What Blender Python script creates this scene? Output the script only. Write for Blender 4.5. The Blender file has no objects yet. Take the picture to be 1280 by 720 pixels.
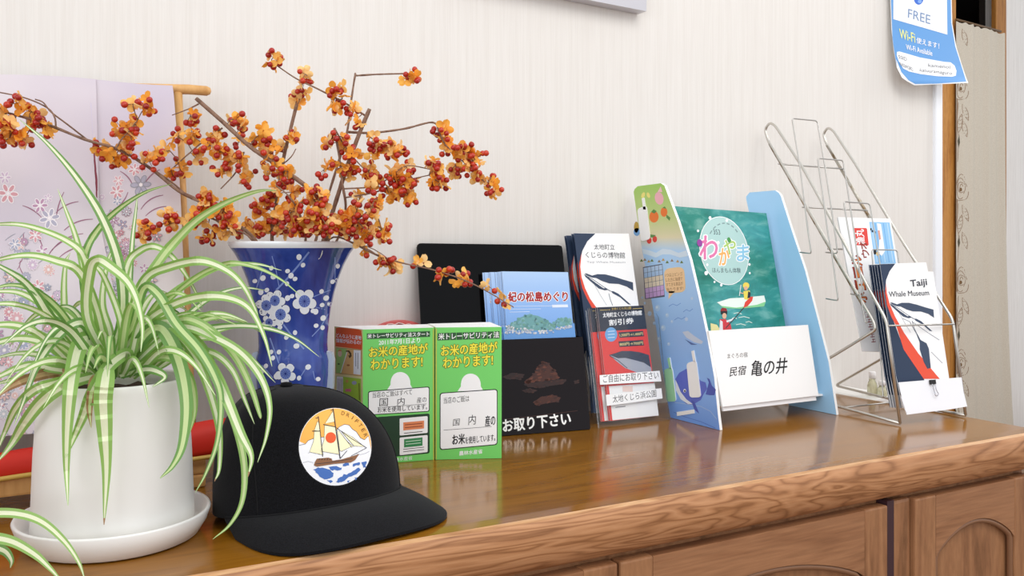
import bpy, bmesh, math, random
from mathutils import Vector, Matrix
from mathutils.bvhtree import BVHTree
from mathutils.geometry import tessellate_polygon

# ------------------------------------------------------------------ camera, world, lights
SC = bpy.context.scene
COL = SC.collection
T = 0.80                                   # height of the counter top
TH = math.radians(29.5)                    # camera turned right of the wall's normal
S_, C_ = math.sin(TH), math.cos(TH)
F, HOR, H = 1130.0, 305.0, 0.30            # focal length in pixels, horizon row, eye above counter
WALL = 1.345                               # distance of the wall from the eye

cd = bpy.data.cameras.new('camera')
cam = bpy.data.objects.new('camera', cd)
COL.objects.link(cam)
cam.location = (0, 0, T + H)
cam.rotation_euler = (math.pi / 2, 0, -TH)
cd.sensor_width = 36
cd.lens = F / 1280 * 36
cd.shift_y = -(360 - HOR) / 1280
cd.clip_start = 0.02
SC.camera = cam

SC.view_settings.view_transform = 'Standard'
SC.view_settings.look = 'None'
SC.view_settings.gamma = 1
SC.view_settings.exposure = 0.17
SC.view_settings.use_curve_mapping = False

world = bpy.data.worlds.new('world')
SC.world = world
world.use_nodes = True
bg = world.node_tree.nodes['Background']
bg.inputs[0].default_value = (0.93, 0.96, 1.0, 1)
bg.inputs[1].default_value = 0.84


def area(name, loc, target, sx, sy, power, col):
    ld = bpy.data.lights.new(name, 'AREA')
    ld.shape = 'RECTANGLE'
    ld.size, ld.size_y, ld.energy, ld.color = sx, sy, power, col
    o = bpy.data.objects.new(name, ld)
    COL.objects.link(o)
    o.location = loc
    o.rotation_euler = (Vector(target) - Vector(loc)).to_track_quat('-Z', 'Y').to_euler()
    return o


area('ceiling_lamp_light', (1.0, -0.4, 2.75), (0.9, 1.2, 0.9), 1.8, 1.2, 21, (1.0, 0.97, 0.93))
area('window_light', (-2.3, -1.3, 1.7), (0.9, 1.1, 0.95), 2.4, 1.6, 30, (0.96, 0.98, 1.0))
area('hall_fill_light', (3.6, 0.9, 2.2), (2.6, 3.1, 1.1), 1.0, 1.0, 20, (1.0, 0.97, 0.93))  # added fill lamp that brightens the hall and the door curtain

# ------------------------------------------------------------------ helpers
random.seed(7)


def lin(c):
    c = c / 255
    return c / 12.92 if c <= 0.04045 else ((c + 0.055) / 1.055) ** 2.4


MATS = {}


def M(r, g, b, rough=0.55, metal=0.0, spec=0.4, name=None):
    key = (r, g, b, rough, metal, spec)
    if key in MATS:
        return MATS[key]
    m = bpy.data.materials.new(name or 'paint_%02x%02x%02x' % (int(r), int(g), int(b)))
    m.use_nodes = True
    p = m.node_tree.nodes['Principled BSDF']
    p.inputs['Base Color'].default_value = (lin(r), lin(g), lin(b), 1)
    p.inputs['Roughness'].default_value = rough
    p.inputs['Metallic'].default_value = metal
    p.inputs['Specular IOR Level'].default_value = spec
    MATS[key] = m
    return m


def nodemat(name, rough=0.5, spec=0.4):
    m = bpy.data.materials.new(name)
    m.use_nodes = True
    nt = m.node_tree
    p = nt.nodes['Principled BSDF']
    p.inputs['Roughness'].default_value = rough
    p.inputs['Specular IOR Level'].default_value = spec
    return m, nt, p


def N(nt, kind, **kw):
    n = nt.nodes.new(kind)
    for k, v in kw.items():
        setattr(n, k, v)
    return n


def coords(nt, scale, loc=(0, 0, 0), rot=(0, 0, 0), out='Object'):
    tc = N(nt, 'ShaderNodeTexCoord')
    mp = N(nt, 'ShaderNodeMapping')
    mp.inputs['Scale'].default_value = scale
    mp.inputs['Location'].default_value = loc
    mp.inputs['Rotation'].default_value = rot
    nt.links.new(tc.outputs[out], mp.inputs[0])
    return mp.outputs[0]


def ramp(nt, fac, stops):
    r = N(nt, 'ShaderNodeValToRGB')
    els = r.color_ramp.elements
    while len(els) < len(stops):
        els.new(0.5)
    for e, (pos, c) in zip(els, stops):
        e.position = pos
        e.color = (lin(c[0]), lin(c[1]), lin(c[2]), 1)
    nt.links.new(fac, r.inputs[0])
    return r.outputs[0]


def noise(nt, vec, scale, detail=4, rough=0.5, dist=0.0):
    n = N(nt, 'ShaderNodeTexNoise')
    n.inputs['Scale'].default_value = scale
    n.inputs['Detail'].default_value = detail
    n.inputs['Roughness'].default_value = rough
    n.inputs['Distortion'].default_value = dist
    nt.links.new(vec, n.inputs['Vector'])
    return n.outputs['Fac']


def bump(nt, p, h, strength, dist=0.001):
    b = N(nt, 'ShaderNodeBump')
    b.inputs['Strength'].default_value = strength
    b.inputs['Distance'].default_value = dist
    nt.links.new(h, b.inputs['Height'])
    nt.links.new(b.outputs[0], p.inputs['Normal'])


def mixcol(nt, a, b, fac, mode='MIX'):
    m = N(nt, 'ShaderNodeMix', data_type='RGBA', blend_type=mode)
    if isinstance(fac, float):
        m.inputs[0].default_value = fac
    else:
        nt.links.new(fac, m.inputs[0])
    for sock, v in ((m.inputs[6], a), (m.inputs[7], b)):
        if isinstance(v, tuple):
            sock.default_value = (lin(v[0]), lin(v[1]), lin(v[2]), 1)
        else:
            nt.links.new(v, sock)
    return m.outputs[2]


def P(u, v, z=None, Y=None, X=None, Z=None):
    """the point in the place that the photo shows at pixel (u, v), at a known height, wall distance or depth"""
    dx = S_ + C_ * (u - 640) / F
    dy = C_ - S_ * (u - 640) / F
    dz = (HOR - v) / F
    if z is not None:
        Z = (z - T - H) / dz
    if Y is not None:
        Z = Y / dy
    if X is not None:
        Z = X / dx
    return Vector((dx * Z, dy * Z, T + H + dz * Z))


EYE = Vector((0, 0, T + H))


def ray(u, v):
    return Vector((S_ + C_ * (u - 640) / F, C_ - S_ * (u - 640) / F, (HOR - v) / F))


class Plane:
    """a flat surface through `at`, its width along heading psi, leaning back by `lean` degrees"""

    def __init__(s, at, psi=0.0, lean=0.0, normal=None):
        s.at = Vector(at)
        if normal is None:
            a, l = math.radians(psi), math.radians(lean)
            n = Vector((-math.sin(a), math.cos(a), 0))
            s.ex = Vector((math.cos(a), math.sin(a), 0))
            s.ey = Vector((0, 0, math.cos(l))) + n * math.sin(l)
            s.n = s.ex.cross(s.ey)
        else:
            s.n = Vector(normal).normalized()
            s.ey = Vector((0, 0, 1))
            s.ex = s.ey.cross(s.n)
        s.curved = False

    def back(s, d):
        p = Plane.__new__(Plane)
        p.at, p.ex, p.ey, p.n, p.curved = s.at - s.n * d, s.ex, s.ey, s.n, False
        return p

    def hit(s, u, v):
        d = ray(u, v)
        t = (s.at - EYE).dot(s.n) / d.dot(s.n)
        return EYE + d * t, s.n


class Skin:
    """a curved surface given by a mesh"""

    def __init__(s, verts, faces):
        s.bvh = BVHTree.FromPolygons(verts, faces)
        s.curved = True

    def hit(s, u, v):
        p, n, i, d = s.bvh.ray_cast(EYE, ray(u, v).normalized())
        if p is None:
            p, n, i, d = s.bvh.find_nearest(P(u, v, Z=1.1))
        if n.dot(EYE - p) < 0:
            n = -n
        return p, n


TEXT = {}


def text_mesh(s, bold):
    key = (s, bold)
    if key not in TEXT:
        c = bpy.data.curves.new('lettering', 'FONT')
        c.body = s
        c.offset = bold
        c.resolution_u = 3
        c.fill_mode = 'FRONT'
        o = bpy.data.objects.new('lettering', c)
        COL.objects.link(o)
        dg = bpy.context.evaluated_depsgraph_get()
        me = bpy.data.meshes.new_from_object(o.evaluated_get(dg))
        vs = [(v.co.x, v.co.y) for v in me.vertices]
        fs = [tuple(p.vertices) for p in me.polygons]
        bpy.data.objects.remove(o)
        bpy.data.curves.remove(c)
        bpy.data.meshes.remove(me)
        TEXT[key] = (vs, fs)
    return TEXT[key]


LAY = 0.00009


class MB:
    """collects shapes of one mesh"""

    def __init__(s):
        s.v, s.f, s.m, s.sm, s.mats = [], [], [], [], []

    def mi(s, mat):
        if mat not in s.mats:
            s.mats.append(mat)
        return s.mats.index(mat)

    def add(s, vs, fs, mat, smooth=False):
        b, k = len(s.v), s.mi(mat)
        s.v += [Vector(p) for p in vs]
        for f in fs:
            s.f.append(tuple(b + i for i in f))
            s.m.append(k)
            s.sm.append(smooth)

    def box(s, lo, hi, mat, bevel=0.0):
        bm = bmesh.new()
        bmesh.ops.create_cube(bm, size=1)
        lo, hi = Vector(lo), Vector(hi)
        for v in bm.verts:
            v.co = Vector([(lo[i] + hi[i]) / 2 + v.co[i] * (hi[i] - lo[i]) for i in range(3)])
        if bevel:
            bmesh.ops.bevel(bm, geom=bm.edges[:], offset=bevel, segments=2, affect='EDGES', profile=0.6)
        s.bm(bm, mat)

    def bm(s, bm, mat, smooth=False):
        bm.verts.index_update()
        s.add([v.co.copy() for v in bm.verts], [[v.index for v in f.verts] for f in bm.faces], mat, smooth)
        bm.free()

    def prism(s, pts, d, mat, side=None, back=None):
        """a flat outline (3-D points) pushed along d"""
        n = len(pts)
        pts = [Vector(p) for p in pts]
        d = Vector(d)
        tris = tessellate_polygon([pts])
        s.add(pts, [tuple(t) for t in tris], mat)
        s.add([p + d for p in pts], [tuple(reversed(t)) for t in tris], back or (mat if side is globals().get('CEDGE') else side) or mat)
        q = pts + [p + d for p in pts]
        s.add(q, [(i, (i + 1) % n, n + (i + 1) % n, n + i) for i in range(n)], side or mat)

    def tube(s, pts, r, mat, seg=8, caps=True, closed=False):
        pts = [Vector(p) for p in pts]
        n = len(pts)
        rs = r if isinstance(r, (list, tuple)) else [r] * n
        rings, prev = [], None
        for i in range(n):
            if closed:
                t = pts[(i + 1) % n] - pts[i - 1]
            else:
                t = pts[min(i + 1, n - 1)] - pts[max(i - 1, 0)]
            t = t.normalized() if t.length > 1e-9 else Vector((0, 0, 1))
            if prev is None:
                a = t.orthogonal().normalized()
            else:
                a = (prev - t * prev.dot(t))
                a = a.normalized() if a.length > 1e-6 else t.orthogonal().normalized()
            prev = a
            b = t.cross(a)
            rings.append([pts[i] + (a * math.cos(k * 2 * math.pi / seg) + b * math.sin(k * 2 * math.pi / seg)) * rs[i] for k in range(seg)])
        vs = [p for g in rings for p in g]
        fs = []
        for i in range(n if closed else n - 1):
            j = (i + 1) % n
            for k in range(seg):
                l = (k + 1) % seg
                fs.append((i * seg + k, i * seg + l, j * seg + l, j * seg + k))
        if caps and not closed:
            fs.append(tuple(range(seg))[::-1])
            fs.append(tuple((n - 1) * seg + k for k in range(seg)))
        s.add(vs, fs, mat, True)

    def lathe(s, prof, c, mat, seg=48, mats=None):
        vs, c = [], Vector(c)
        for r, z in prof:
            for k in range(seg):
                a = 2 * math.pi * k / seg
                vs.append(c + Vector((r * math.cos(a), r * math.sin(a), z)))
        for i in range(len(prof) - 1):
            fs = [(k + i * seg, (k + 1) % seg + i * seg, (k + 1) % seg + (i + 1) * seg, k + (i + 1) * seg) for k in range(seg)]
            s.add_shared(vs, fs, mats[i] if mats else mat, i == 0)

    def add_shared(s, vs, fs, mat, first):
        if first:
            s._b = len(s.v)
            s.v += vs
        k = s.mi(mat)
        for f in fs:
            s.f.append(tuple(s._b + i for i in f))
            s.m.append(k)
            s.sm.append(True)

    # --- printed shapes: 2-D outlines in photo pixels laid on a surface
    def _lay(s, surf, pts, tris, mat, layer, maxe=5.0):
        pts = [tuple(p) for p in pts]
        if surf.curved:
            tris = [list(t) for t in tris]
            cache = {}
            work, tris = tris, []
            while work:
                t = work.pop()
                ls = [(math.dist(pts[t[i]], pts[t[(i + 1) % 3]]), i) for i in range(3)]
                l, i = max(ls)
                if l <= maxe or len(pts) > 6000:
                    tris.append(t)
                    continue
                a, b, c = t[i], t[(i + 1) % 3], t[(i + 2) % 3]
                k = (min(a, b), max(a, b))
                if k not in cache:
                    cache[k] = len(pts)
                    pts.append(((pts[a][0] + pts[b][0]) / 2, (pts[a][1] + pts[b][1]) / 2))
                work.append([a, cache[k], c])
                work.append([cache[k], b, c])
        vs = []
        for u, v in pts:
            p, n = surf.hit(u, v)
            vs.append(p + n * (layer * LAY))
        s.add(vs, tris, mat, False)

    def poly(s, surf, pts, mat, layer=1, maxe=5.0):
        tris = tessellate_polygon([[Vector((p[0], -p[1], 0)) for p in pts]])
        s._lay(surf, pts, [tuple(t) for t in tris], mat, layer, maxe)

    def rect(s, surf, x0, y0, x1, y1, mat, layer=1, sl=0.0, sh=0.0):
        """pixel rectangle; sl = drop of the right side, sh = shift of the lower side"""
        s.poly(surf, [(x0, y0), (x1, y0 + sl), (x1 + sh, y1 + sl), (x0 + sh, y1)], mat, layer)

    def ellipse(s, surf, cx, cy, rx, ry, mat, layer=1, rot=0.0, seg=28, maxe=5.0):
        a = math.radians(rot)
        pts = []
        for k in range(seg):
            t = 2 * math.pi * k / seg
            x, y = rx * math.cos(t), ry * math.sin(t)
            pts.append((cx + x * math.cos(a) - y * math.sin(a), cy + x * math.sin(a) + y * math.cos(a)))
        s.poly(surf, pts, mat, layer, maxe)

    def stroke(s, surf, pts, w, mat, layer=1, closed=False, maxe=5.0):
        n = len(pts)
        ws = w if isinstance(w, (list, tuple)) else [w] * n
        L, R = [], []
        for i in range(n):
            a, b = (pts[i - 1], pts[(i + 1) % n]) if closed else (pts[max(i - 1, 0)], pts[min(i + 1, n - 1)])
            dx, dy = b[0] - a[0], b[1] - a[1]
            l = math.hypot(dx, dy) or 1
            nx, ny = -dy / l * ws[i] / 2, dx / l * ws[i] / 2
            L.append((pts[i][0] + nx, pts[i][1] + ny))
            R.append((pts[i][0] - nx, pts[i][1] - ny))
        q = L + R
        tris = []
        for i in range(n if closed else n - 1):
            j = (i + 1) % n
            tris += [(i, j, n + j), (i, n + j, n + i)]
        s._lay(surf, q, tris, mat, layer, maxe)

    def text(s, surf, t, bl, br, tl, mat, layer=2, bold=0.0, maxe=6.0):
        vs, fs = text_mesh(t, 0.0)
        if not vs:
            return
        x0, x1 = min(p[0] for p in vs), max(p[0] for p in vs)
        y0, y1 = min(p[1] for p in vs), max(p[1] for p in vs)
        ax, ay = br[0] - bl[0], br[1] - bl[1]
        bx, by = tl[0] - bl[0], tl[1] - bl[1]
        pts = []
        for x, y in vs:
            a, b = (x - x0) / (x1 - x0), (y - y0) / (y1 - y0)
            pts.append((bl[0] + ax * a + bx * b, bl[1] + ay * a + by * b))
        tris = []
        for f in fs:
            tris += [(f[0], f[i], f[i + 1]) for i in range(1, len(f) - 1)]
        h = math.hypot(bx, by)
        k = bold * h
        if bold <= 0: sh = [(0, 0)]
        elif bold < 0.05: sh = [(-k, 0), (k, 0), (0, -k), (0, k)]
        else: sh = [(k * math.cos(a * math.pi / 4), k * math.sin(a * math.pi / 4)) for a in range(8)]
        for i, (dx, dy) in enumerate(sh):
            s._lay(surf, [(x + dx, y + dy) for x, y in pts], tris, mat, layer + 0.02 * i, maxe)

    def slab(s, surf, pts, thick, mat, side=None):
        q = [surf.hit(u, v)[0] for u, v in pts]
        lo = T + 0.0005 + thick * max(0.0, surf.n.z)
        q = [a + surf.ey * (max(0.0, lo - a.z) / surf.ey.z) for a in q]
        s.prism(q, -surf.n * thick, mat, side)

    def build(s, name, parent=None, origin=None, recalc=True):
        if parent is not None:
            base = parent
            off = Vector(parent['_o'])
        else:
            off = Vector(origin) if origin is not None else Vector((0, 0, 0))
        me = bpy.data.meshes.new(name)
        me.from_pydata([p - off for p in s.v], [], s.f)
        for m in s.mats:
            me.materials.append(m)
        me.polygons.foreach_set('material_index', s.m)
        me.polygons.foreach_set('use_smooth', s.sm)
        me.update()
        o = bpy.data.objects.new(name, me)
        COL.objects.link(o)
        o['_o'] = tuple(off)
        if parent is not None:
            o.parent = parent
        else:
            o.location = off
        return o


def tag(o, label, cat, group=None, kind=None):
    o['label'] = label
    o['category'] = cat
    if group:
        o['group'] = group
    if kind:
        o['kind'] = kind
    return o


def thing(name, loc, label, cat, group=None):
    o = bpy.data.objects.new(name, None)
    COL.objects.link(o)
    o.empty_display_size = 0.02
    o.location = loc
    o['_o'] = tuple(loc)
    return tag(o, label, cat, group)


def struct(o):
    o['kind'] = 'structure'
    return o


def copy_tree(o, move, parent=None):
    c = o.copy()
    COL.objects.link(c)
    if parent is not None:
        c.parent = parent
    else:
        c.location = o.location + Vector(move)
    for ch in list(o.children):
        copy_tree(ch, move, c)
    return c


def smooth_path(pts, n=10):
    """Catmull-Rom through the points"""
    pts = [Vector(p) for p in pts]
    q = [pts[0] * 2 - pts[1]] + pts + [pts[-1] * 2 - pts[-2]]
    out = []
    for i in range(1, len(q) - 2):
        for k in range(n):
            t = k / n
            a, b, c, d = q[i - 1], q[i], q[i + 1], q[i + 2]
            out.append(0.5 * (2 * b + (c - a) * t + (2 * a - 5 * b + 4 * c - d) * t * t + (3 * b - a - 3 * c + d) * t ** 3))
    out.append(pts[-1])
    return out


def fillet(pts, r, n=5):
    """rounds the corners of a bent wire"""
    pts = [Vector(p) for p in pts]
    out = [pts[0]]
    for a, b, c in zip(pts, pts[1:], pts[2:]):
        d1, d2 = (a - b), (c - b)
        k = min(r, d1.length * 0.45, d2.length * 0.45)
        p, q = b + d1.normalized() * k, b + d2.normalized() * k
        for i in range(n + 1):
            t = i / n
            out.append(p * (1 - t) ** 2 + b * 2 * t * (1 - t) + q * t * t)
    out.append(pts[-1])
    return out
# ------------------------------------------------------------------ materials with grain
def wallpaper(name, base, dark):
    m, nt, p = nodemat(name, 0.85, 0.15)
    v = coords(nt, (420, 420, 9))
    a = noise(nt, v, 1.0, 3, 0.6)
    v2 = coords(nt, (130, 130, 3))
    b = noise(nt, v2, 1.0, 2, 0.5)
    c1 = ramp(nt, a, [(0.3, dark), (0.62, base)])
    c2 = ramp(nt, b, [(0.35, dark), (0.6, base)])
    col = mixcol(nt, c1, c2, 0.4)
    nt.links.new(col, p.inputs['Base Color'])
    bump(nt, p, a, 0.25, 0.0006)
    return m


def wood(name, light, mid, dark, rough=0.3, spec=0.4, along=(1.4, 16, 16), rings=True, bumpy=0.1, scale=1.0, bands=9.0, fine=0.45):
    m, nt, p = nodemat(name, rough, spec)
    v = coords(nt, tuple(a * scale for a in along))
    n1 = noise(nt, v, 1.0, 3, 0.55, 0.6)
    mul = N(nt, 'ShaderNodeMath', operation='MULTIPLY')
    nt.links.new(n1, mul.inputs[0])
    mul.inputs[1].default_value = bands if rings else 3.0
    sn = N(nt, 'ShaderNodeMath', operation='FRACT')
    nt.links.new(mul.outputs[0], sn.inputs[0])
    tri = N(nt, 'ShaderNodeMath', operation='PINGPONG')
    nt.links.new(mul.outputs[0], tri.inputs[0])
    tri.inputs[1].default_value = 0.5
    c1 = ramp(nt, tri.outputs[0], [(0.02, dark), (0.22, mid), (0.5, light)])
    v2 = coords(nt, tuple(a * b * scale for a, b in zip(along, (6, 14, 14))))
    n2 = noise(nt, v2, 1.0, 4, 0.6)
    c2 = ramp(nt, n2, [(0.3, dark), (0.55, mid), (0.75, light)])
    col = mixcol(nt, c1, c2, fine)
    nt.links.new(col, p.inputs['Base Color'])
    if bumpy:
        bump(nt, p, n2, bumpy, 0.0008)
    return m


WALLPAPER = wallpaper('cream_wallpaper', (232, 228, 223), (224, 219, 213))
WALLPAPER_HALL = wallpaper('hall_wallpaper', (232, 228, 224), (214, 209, 204))
TOPWOOD = wood('varnished_counter_oak', (154, 102, 28), (142, 92, 22), (124, 77, 16), 0.15, 0.55, (3.0, 26, 26), False, 0.02)
EDGEWOOD = wood('worn_oak_edge', (202, 150, 108), (182, 129, 88), (134, 88, 54), 0.42, 0.3, (2.2, 9, 17), True, 0.25, 1.0, 15.0, 0.38)
DOORWOOD = wood('cabinet_oak', (172, 124, 88), (150, 104, 72), (112, 75, 50), 0.4, 0.3, (2.2, 20, 20), False, 0.15)
DOORWOOD_V = wood('cabinet_oak_upright', (174, 126, 88), (150, 104, 71), (114, 77, 50), 0.4, 0.3, (20, 20, 2.2), False, 0.15)
POSTWOOD = wood('orange_pine_post', (206, 148, 78), (190, 130, 62), (160, 102, 44), 0.45, 0.3, (24, 24, 2), False, 0.1)
STANDWOOD = wood('pale_stand_wood', (226, 178, 116), (214, 164, 102), (192, 140, 80), 0.5, 0.3, (24, 24, 2), False, 0.08)
FLOORWOOD = wood('brown_floor_boards', (150, 112, 80), (130, 95, 66), (100, 70, 48), 0.4, 0.3, (2, 14, 14), False, 0.05)
WHITE = M(250, 249, 248, 0.55)
PAPER = M(248, 248, 248, 0.6)
INK = M(30, 30, 34, 0.6)
NAVY = M(42, 58, 84, 0.5)
RED = M(228, 78, 56, 0.5)

# ------------------------------------------------------------------ the room
XEND = P(1172, 300, Y=WALL).x               # where the wall behind the counter ends
b = MB(); b.box((-2.2, WALL, 0), (XEND, WALL + 0.12, 2.6), WALLPAPER)
struct(b.build('wall_back'))
b = MB()
b.box((XEND - 0.018, WALL - 0.008, 0), (XEND + 0.008, WALL + 0.128, 2.6), M(240, 243, 248, 0.35), 0.003)
struct(b.build('trim_1'))
b = MB(); b.box((-2.2, -2.6, -0.05), (5.5, 5.4, 0), FLOORWOOD)
struct(b.build('floor'))

FAR = 3.2                                    # wall of the hall beyond, with a doorway
def far_x(u): return P(u, 300, Y=FAR).x
xl, xa, xb, xr = far_x(1160), far_x(1189), far_x(1239), far_x(1252)
b = MB()
b.box((0.6, FAR, 0), (xl, FAR + 0.1, 2.7), WALLPAPER_HALL)
b.box((xr, FAR, 0), (5.5, FAR + 0.1, 2.7), WALLPAPER_HALL)
struct(b.build('wall_hall'))
b = MB(); b.box((xl, FAR - 0.03, 0), (xa, FAR + 0.12, 2.7), POSTWOOD, 0.004)
struct(b.build('trim_2'))
b = MB(); b.box((xb, FAR - 0.03, 0), (xr, FAR + 0.0, 2.7), wood('brown_pine_post', (178, 124, 62), (160, 106, 48), (130, 82, 34), 0.45, 0.3, (24, 24, 2), False, 0.1), 0.004)
struct(b.build('trim_3'))
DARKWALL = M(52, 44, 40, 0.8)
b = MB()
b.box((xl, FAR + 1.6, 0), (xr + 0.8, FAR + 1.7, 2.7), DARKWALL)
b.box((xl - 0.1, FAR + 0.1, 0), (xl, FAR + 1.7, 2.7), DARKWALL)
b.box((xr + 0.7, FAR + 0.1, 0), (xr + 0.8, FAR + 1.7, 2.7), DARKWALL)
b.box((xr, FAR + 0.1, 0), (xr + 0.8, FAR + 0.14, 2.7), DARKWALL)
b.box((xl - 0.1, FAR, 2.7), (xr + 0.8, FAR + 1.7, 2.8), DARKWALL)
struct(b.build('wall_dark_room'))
# curtain rod and door curtain
zr = P(1215, 31, Y=FAR - 0.05).z
CURT = Plane((0, FAR - 0.055, 0), 0, 0)
cur = thing('door_curtain', ((xa + xb) / 2, FAR - 0.05, 0.3), 'beige door curtain printed with outlined roses, hanging between wooden posts', 'curtain')
xc0, xc1 = far_x(1185), far_x(1244)
m, nt, p = nodemat('beige_linen', 0.9, 0.1)
v = coords(nt, (260, 260, 260))
nt.links.new(ramp(nt, noise(nt, v, 1, 2), [(0.3, (196, 186, 170)), (0.7, (212, 203, 188))]), p.inputs['Base Color'])
LINEN = m
vs, fs = [], []
NX, NZ = 40, 14
zt = P(1192, 26, Y=FAR - 0.05).z
zt2 = P(1246, 41, Y=FAR - 0.05).z
for j in range(NZ + 1):
    for i in range(NX + 1):
        s = i / NX
        x = xc0 + (xc1 + 0.085 * (j / NZ) ** 3 - xc0) * s
        z0 = zt + (zt2 - zt) * s
        wob = 0.004 * math.sin(s * 46) * (1 - j / NZ) if j < 3 else 0.0
        y = FAR - 0.055 + 0.007 * math.sin(s * 15 + 1) + 0.004 * math.sin(s * 37)
        z = z0 + (0.015 - z0) * j / NZ + (0.004 * math.sin(s * 46) if j == 0 else 0)
        vs.append((x, y, z))
fs = [(j * (NX + 1) + i, j * (NX + 1) + i + 1, (j + 1) * (NX + 1) + i + 1, (j + 1) * (NX + 1) + i) for j in range(NZ) for i in range(NX)]
b = MB(); b.add(vs, fs, LINEN, True)
CS = Skin([Vector(q) for q in vs], fs)
ROSE, ROSER = M(146, 120, 98, 0.9), M(140, 40, 36, 0.9)
def rose(cx, cy, k):
    for rr, ph, ln in ((13, 0.2, 5.2), (10, 1.3, 4.8), (7, 2.6, 4.6), (4.2, 0.6, 5.0)):
        pts = []
        for i in range(22):
            a = ph + ln * i / 21
            r = rr * (1 + 0.13 * math.sin(3 * a + ph))
            pts.append((cx + r * math.cos(a) * 0.62 * k, cy + r * math.sin(a) * 1.25 * k))
        b.stroke(CS, pts, 0.8, ROSE, 2)
    b.ellipse(CS, cx - 1, cy + 1, 1.6, 2.4, M(120, 92, 60, 0.9), 2)
def leafline(cx, cy, l, ang):
    a = math.radians(ang)
    for sgn in (-1, 1):
        pts = [(cx + l * t * math.cos(a) + sgn * 3.0 * math.sin(math.pi * t) * math.sin(a), cy + l * t * math.sin(a) - sgn * 3.0 * math.sin(math.pi * t) * math.cos(a)) for t in [i / 8 for i in range(9)]]
        b.stroke(CS, pts, 0.7, ROSE, 2)
    for t in (0.25, 0.45, 0.65, 0.85):
        x, y = cx + l * t * math.cos(a), cy + l * t * math.sin(a)
        b.stroke(CS, [(x - 2, y - 1), (x, y), (x + 2, y - 1.5)], 0.6, ROSE, 2)
for cy in (110, 236, 352, 455):
    rose(1202, cy, 1.0)
    leafline(1203, cy + 20, 22, 70)
    leafline(1198, cy + 56, 24, -80)
    leafline(1193, cy + 70, 20, 95)
    b.stroke(CS, [(1198, cy + 18), (1196, cy + 45), (1199, cy + 62), (1197, cy + 92)], 0.7, ROSE, 2)
    b.poly(CS, [(1197, cy + 66), (1199, cy + 58), (1200, cy + 68), (1198, cy + 76)], M(84, 78, 62, 0.9), 2)
for cy in (36, 150, 290): leafline(1203, cy, 22, 75)
b.ellipse(CS, 1190, 257, 1.8, 4.5, ROSER, 2)
b.ellipse(CS, 1190, 382, 1.8, 4.5, ROSER, 2)
b.build('cloth', cur)
b = MB(); b.tube([(xa - 0.02, FAR - 0.045, zt + 0.012), (xb + 0.02, FAR - 0.045, zt + 0.012 + (zt2 - zt) * 0.93)], 0.007, M(110, 84, 56, 0.5))
b.build('rod', cur)

# ------------------------------------------------------------------ counter
XR = 1.4585
def front(x):                                # the worktop's front edge, a touch bowed at its left end
    return 0.838 + 0.022 * max(0.0, (0.55 - x) / 0.75) ** 1.6
prof = [(0.030, 0.0), (0.012, -0.0006), (0.006, -0.003), (0.0015, -0.0085), (0.0, -0.018), (0.001, -0.034), (0.006, -0.048), (0.014, -0.058), (0.026, -0.064)]
xs = [-1.3 + (XR + 1.3) * i / 48 for i in range(49)]
b = MB()
vs, fs = [], []
for x in xs:
    for dy, dz in prof:
        vs.append((x, front(x) + dy, T + dz))
n = len(prof)
fs = [(i * n + k, (i + 1) * n + k, (i + 1) * n + k + 1, i * n + k + 1) for i in range(len(xs) - 1) for k in range(n - 1)]
WORN = wood('worn_edge_line', (222, 180, 136), (200, 150, 104), (150, 100, 62), 0.45, 0.3, (5, 40, 40), False, 0.2)
b.add(vs, [f for f in fs if f[0] % n >= 2], EDGEWOOD, True)
b.add(vs, [f for f in fs if f[0] % n == 1], WORN, True)
b.add(vs, [f for f in fs if f[0] % n < 1], TOPWOOD, True)
top = [(x, front(x) + 0.030, T) for x in xs]
for i in range(len(xs) - 1):
    b.add([top[i], top[i + 1], (xs[i + 1], WALL, T), (xs[i], WALL, T)], [(0, 1, 2, 3)], TOPWOOD, True)
    b.add([(xs[i], front(xs[i]) + 0.026, T - 0.064), (xs[i + 1], front(xs[i + 1]) + 0.026, T - 0.064), (xs[i + 1], WALL, T - 0.064), (xs[i], WALL, T - 0.064)], [(3, 2, 1, 0)], EDGEWOOD)
for x, rv in ((XR, False), (-1.3, True)):
    pts = [Vector((x, front(x) + dy, T + dz)) for dy, dz in prof] + [Vector((x, WALL, T - 0.064)), Vector((x, WALL, T))]
    b.add(pts, [tuple(t) for t in tessellate_polygon([pts])], EDGEWOOD)
o = b.build('worktop', origin=(0.1, 1.1, T - 0.064))
tag(o, 'long glossy oak worktop with a thick rounded front edge, along the wall', 'worktop')

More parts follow.
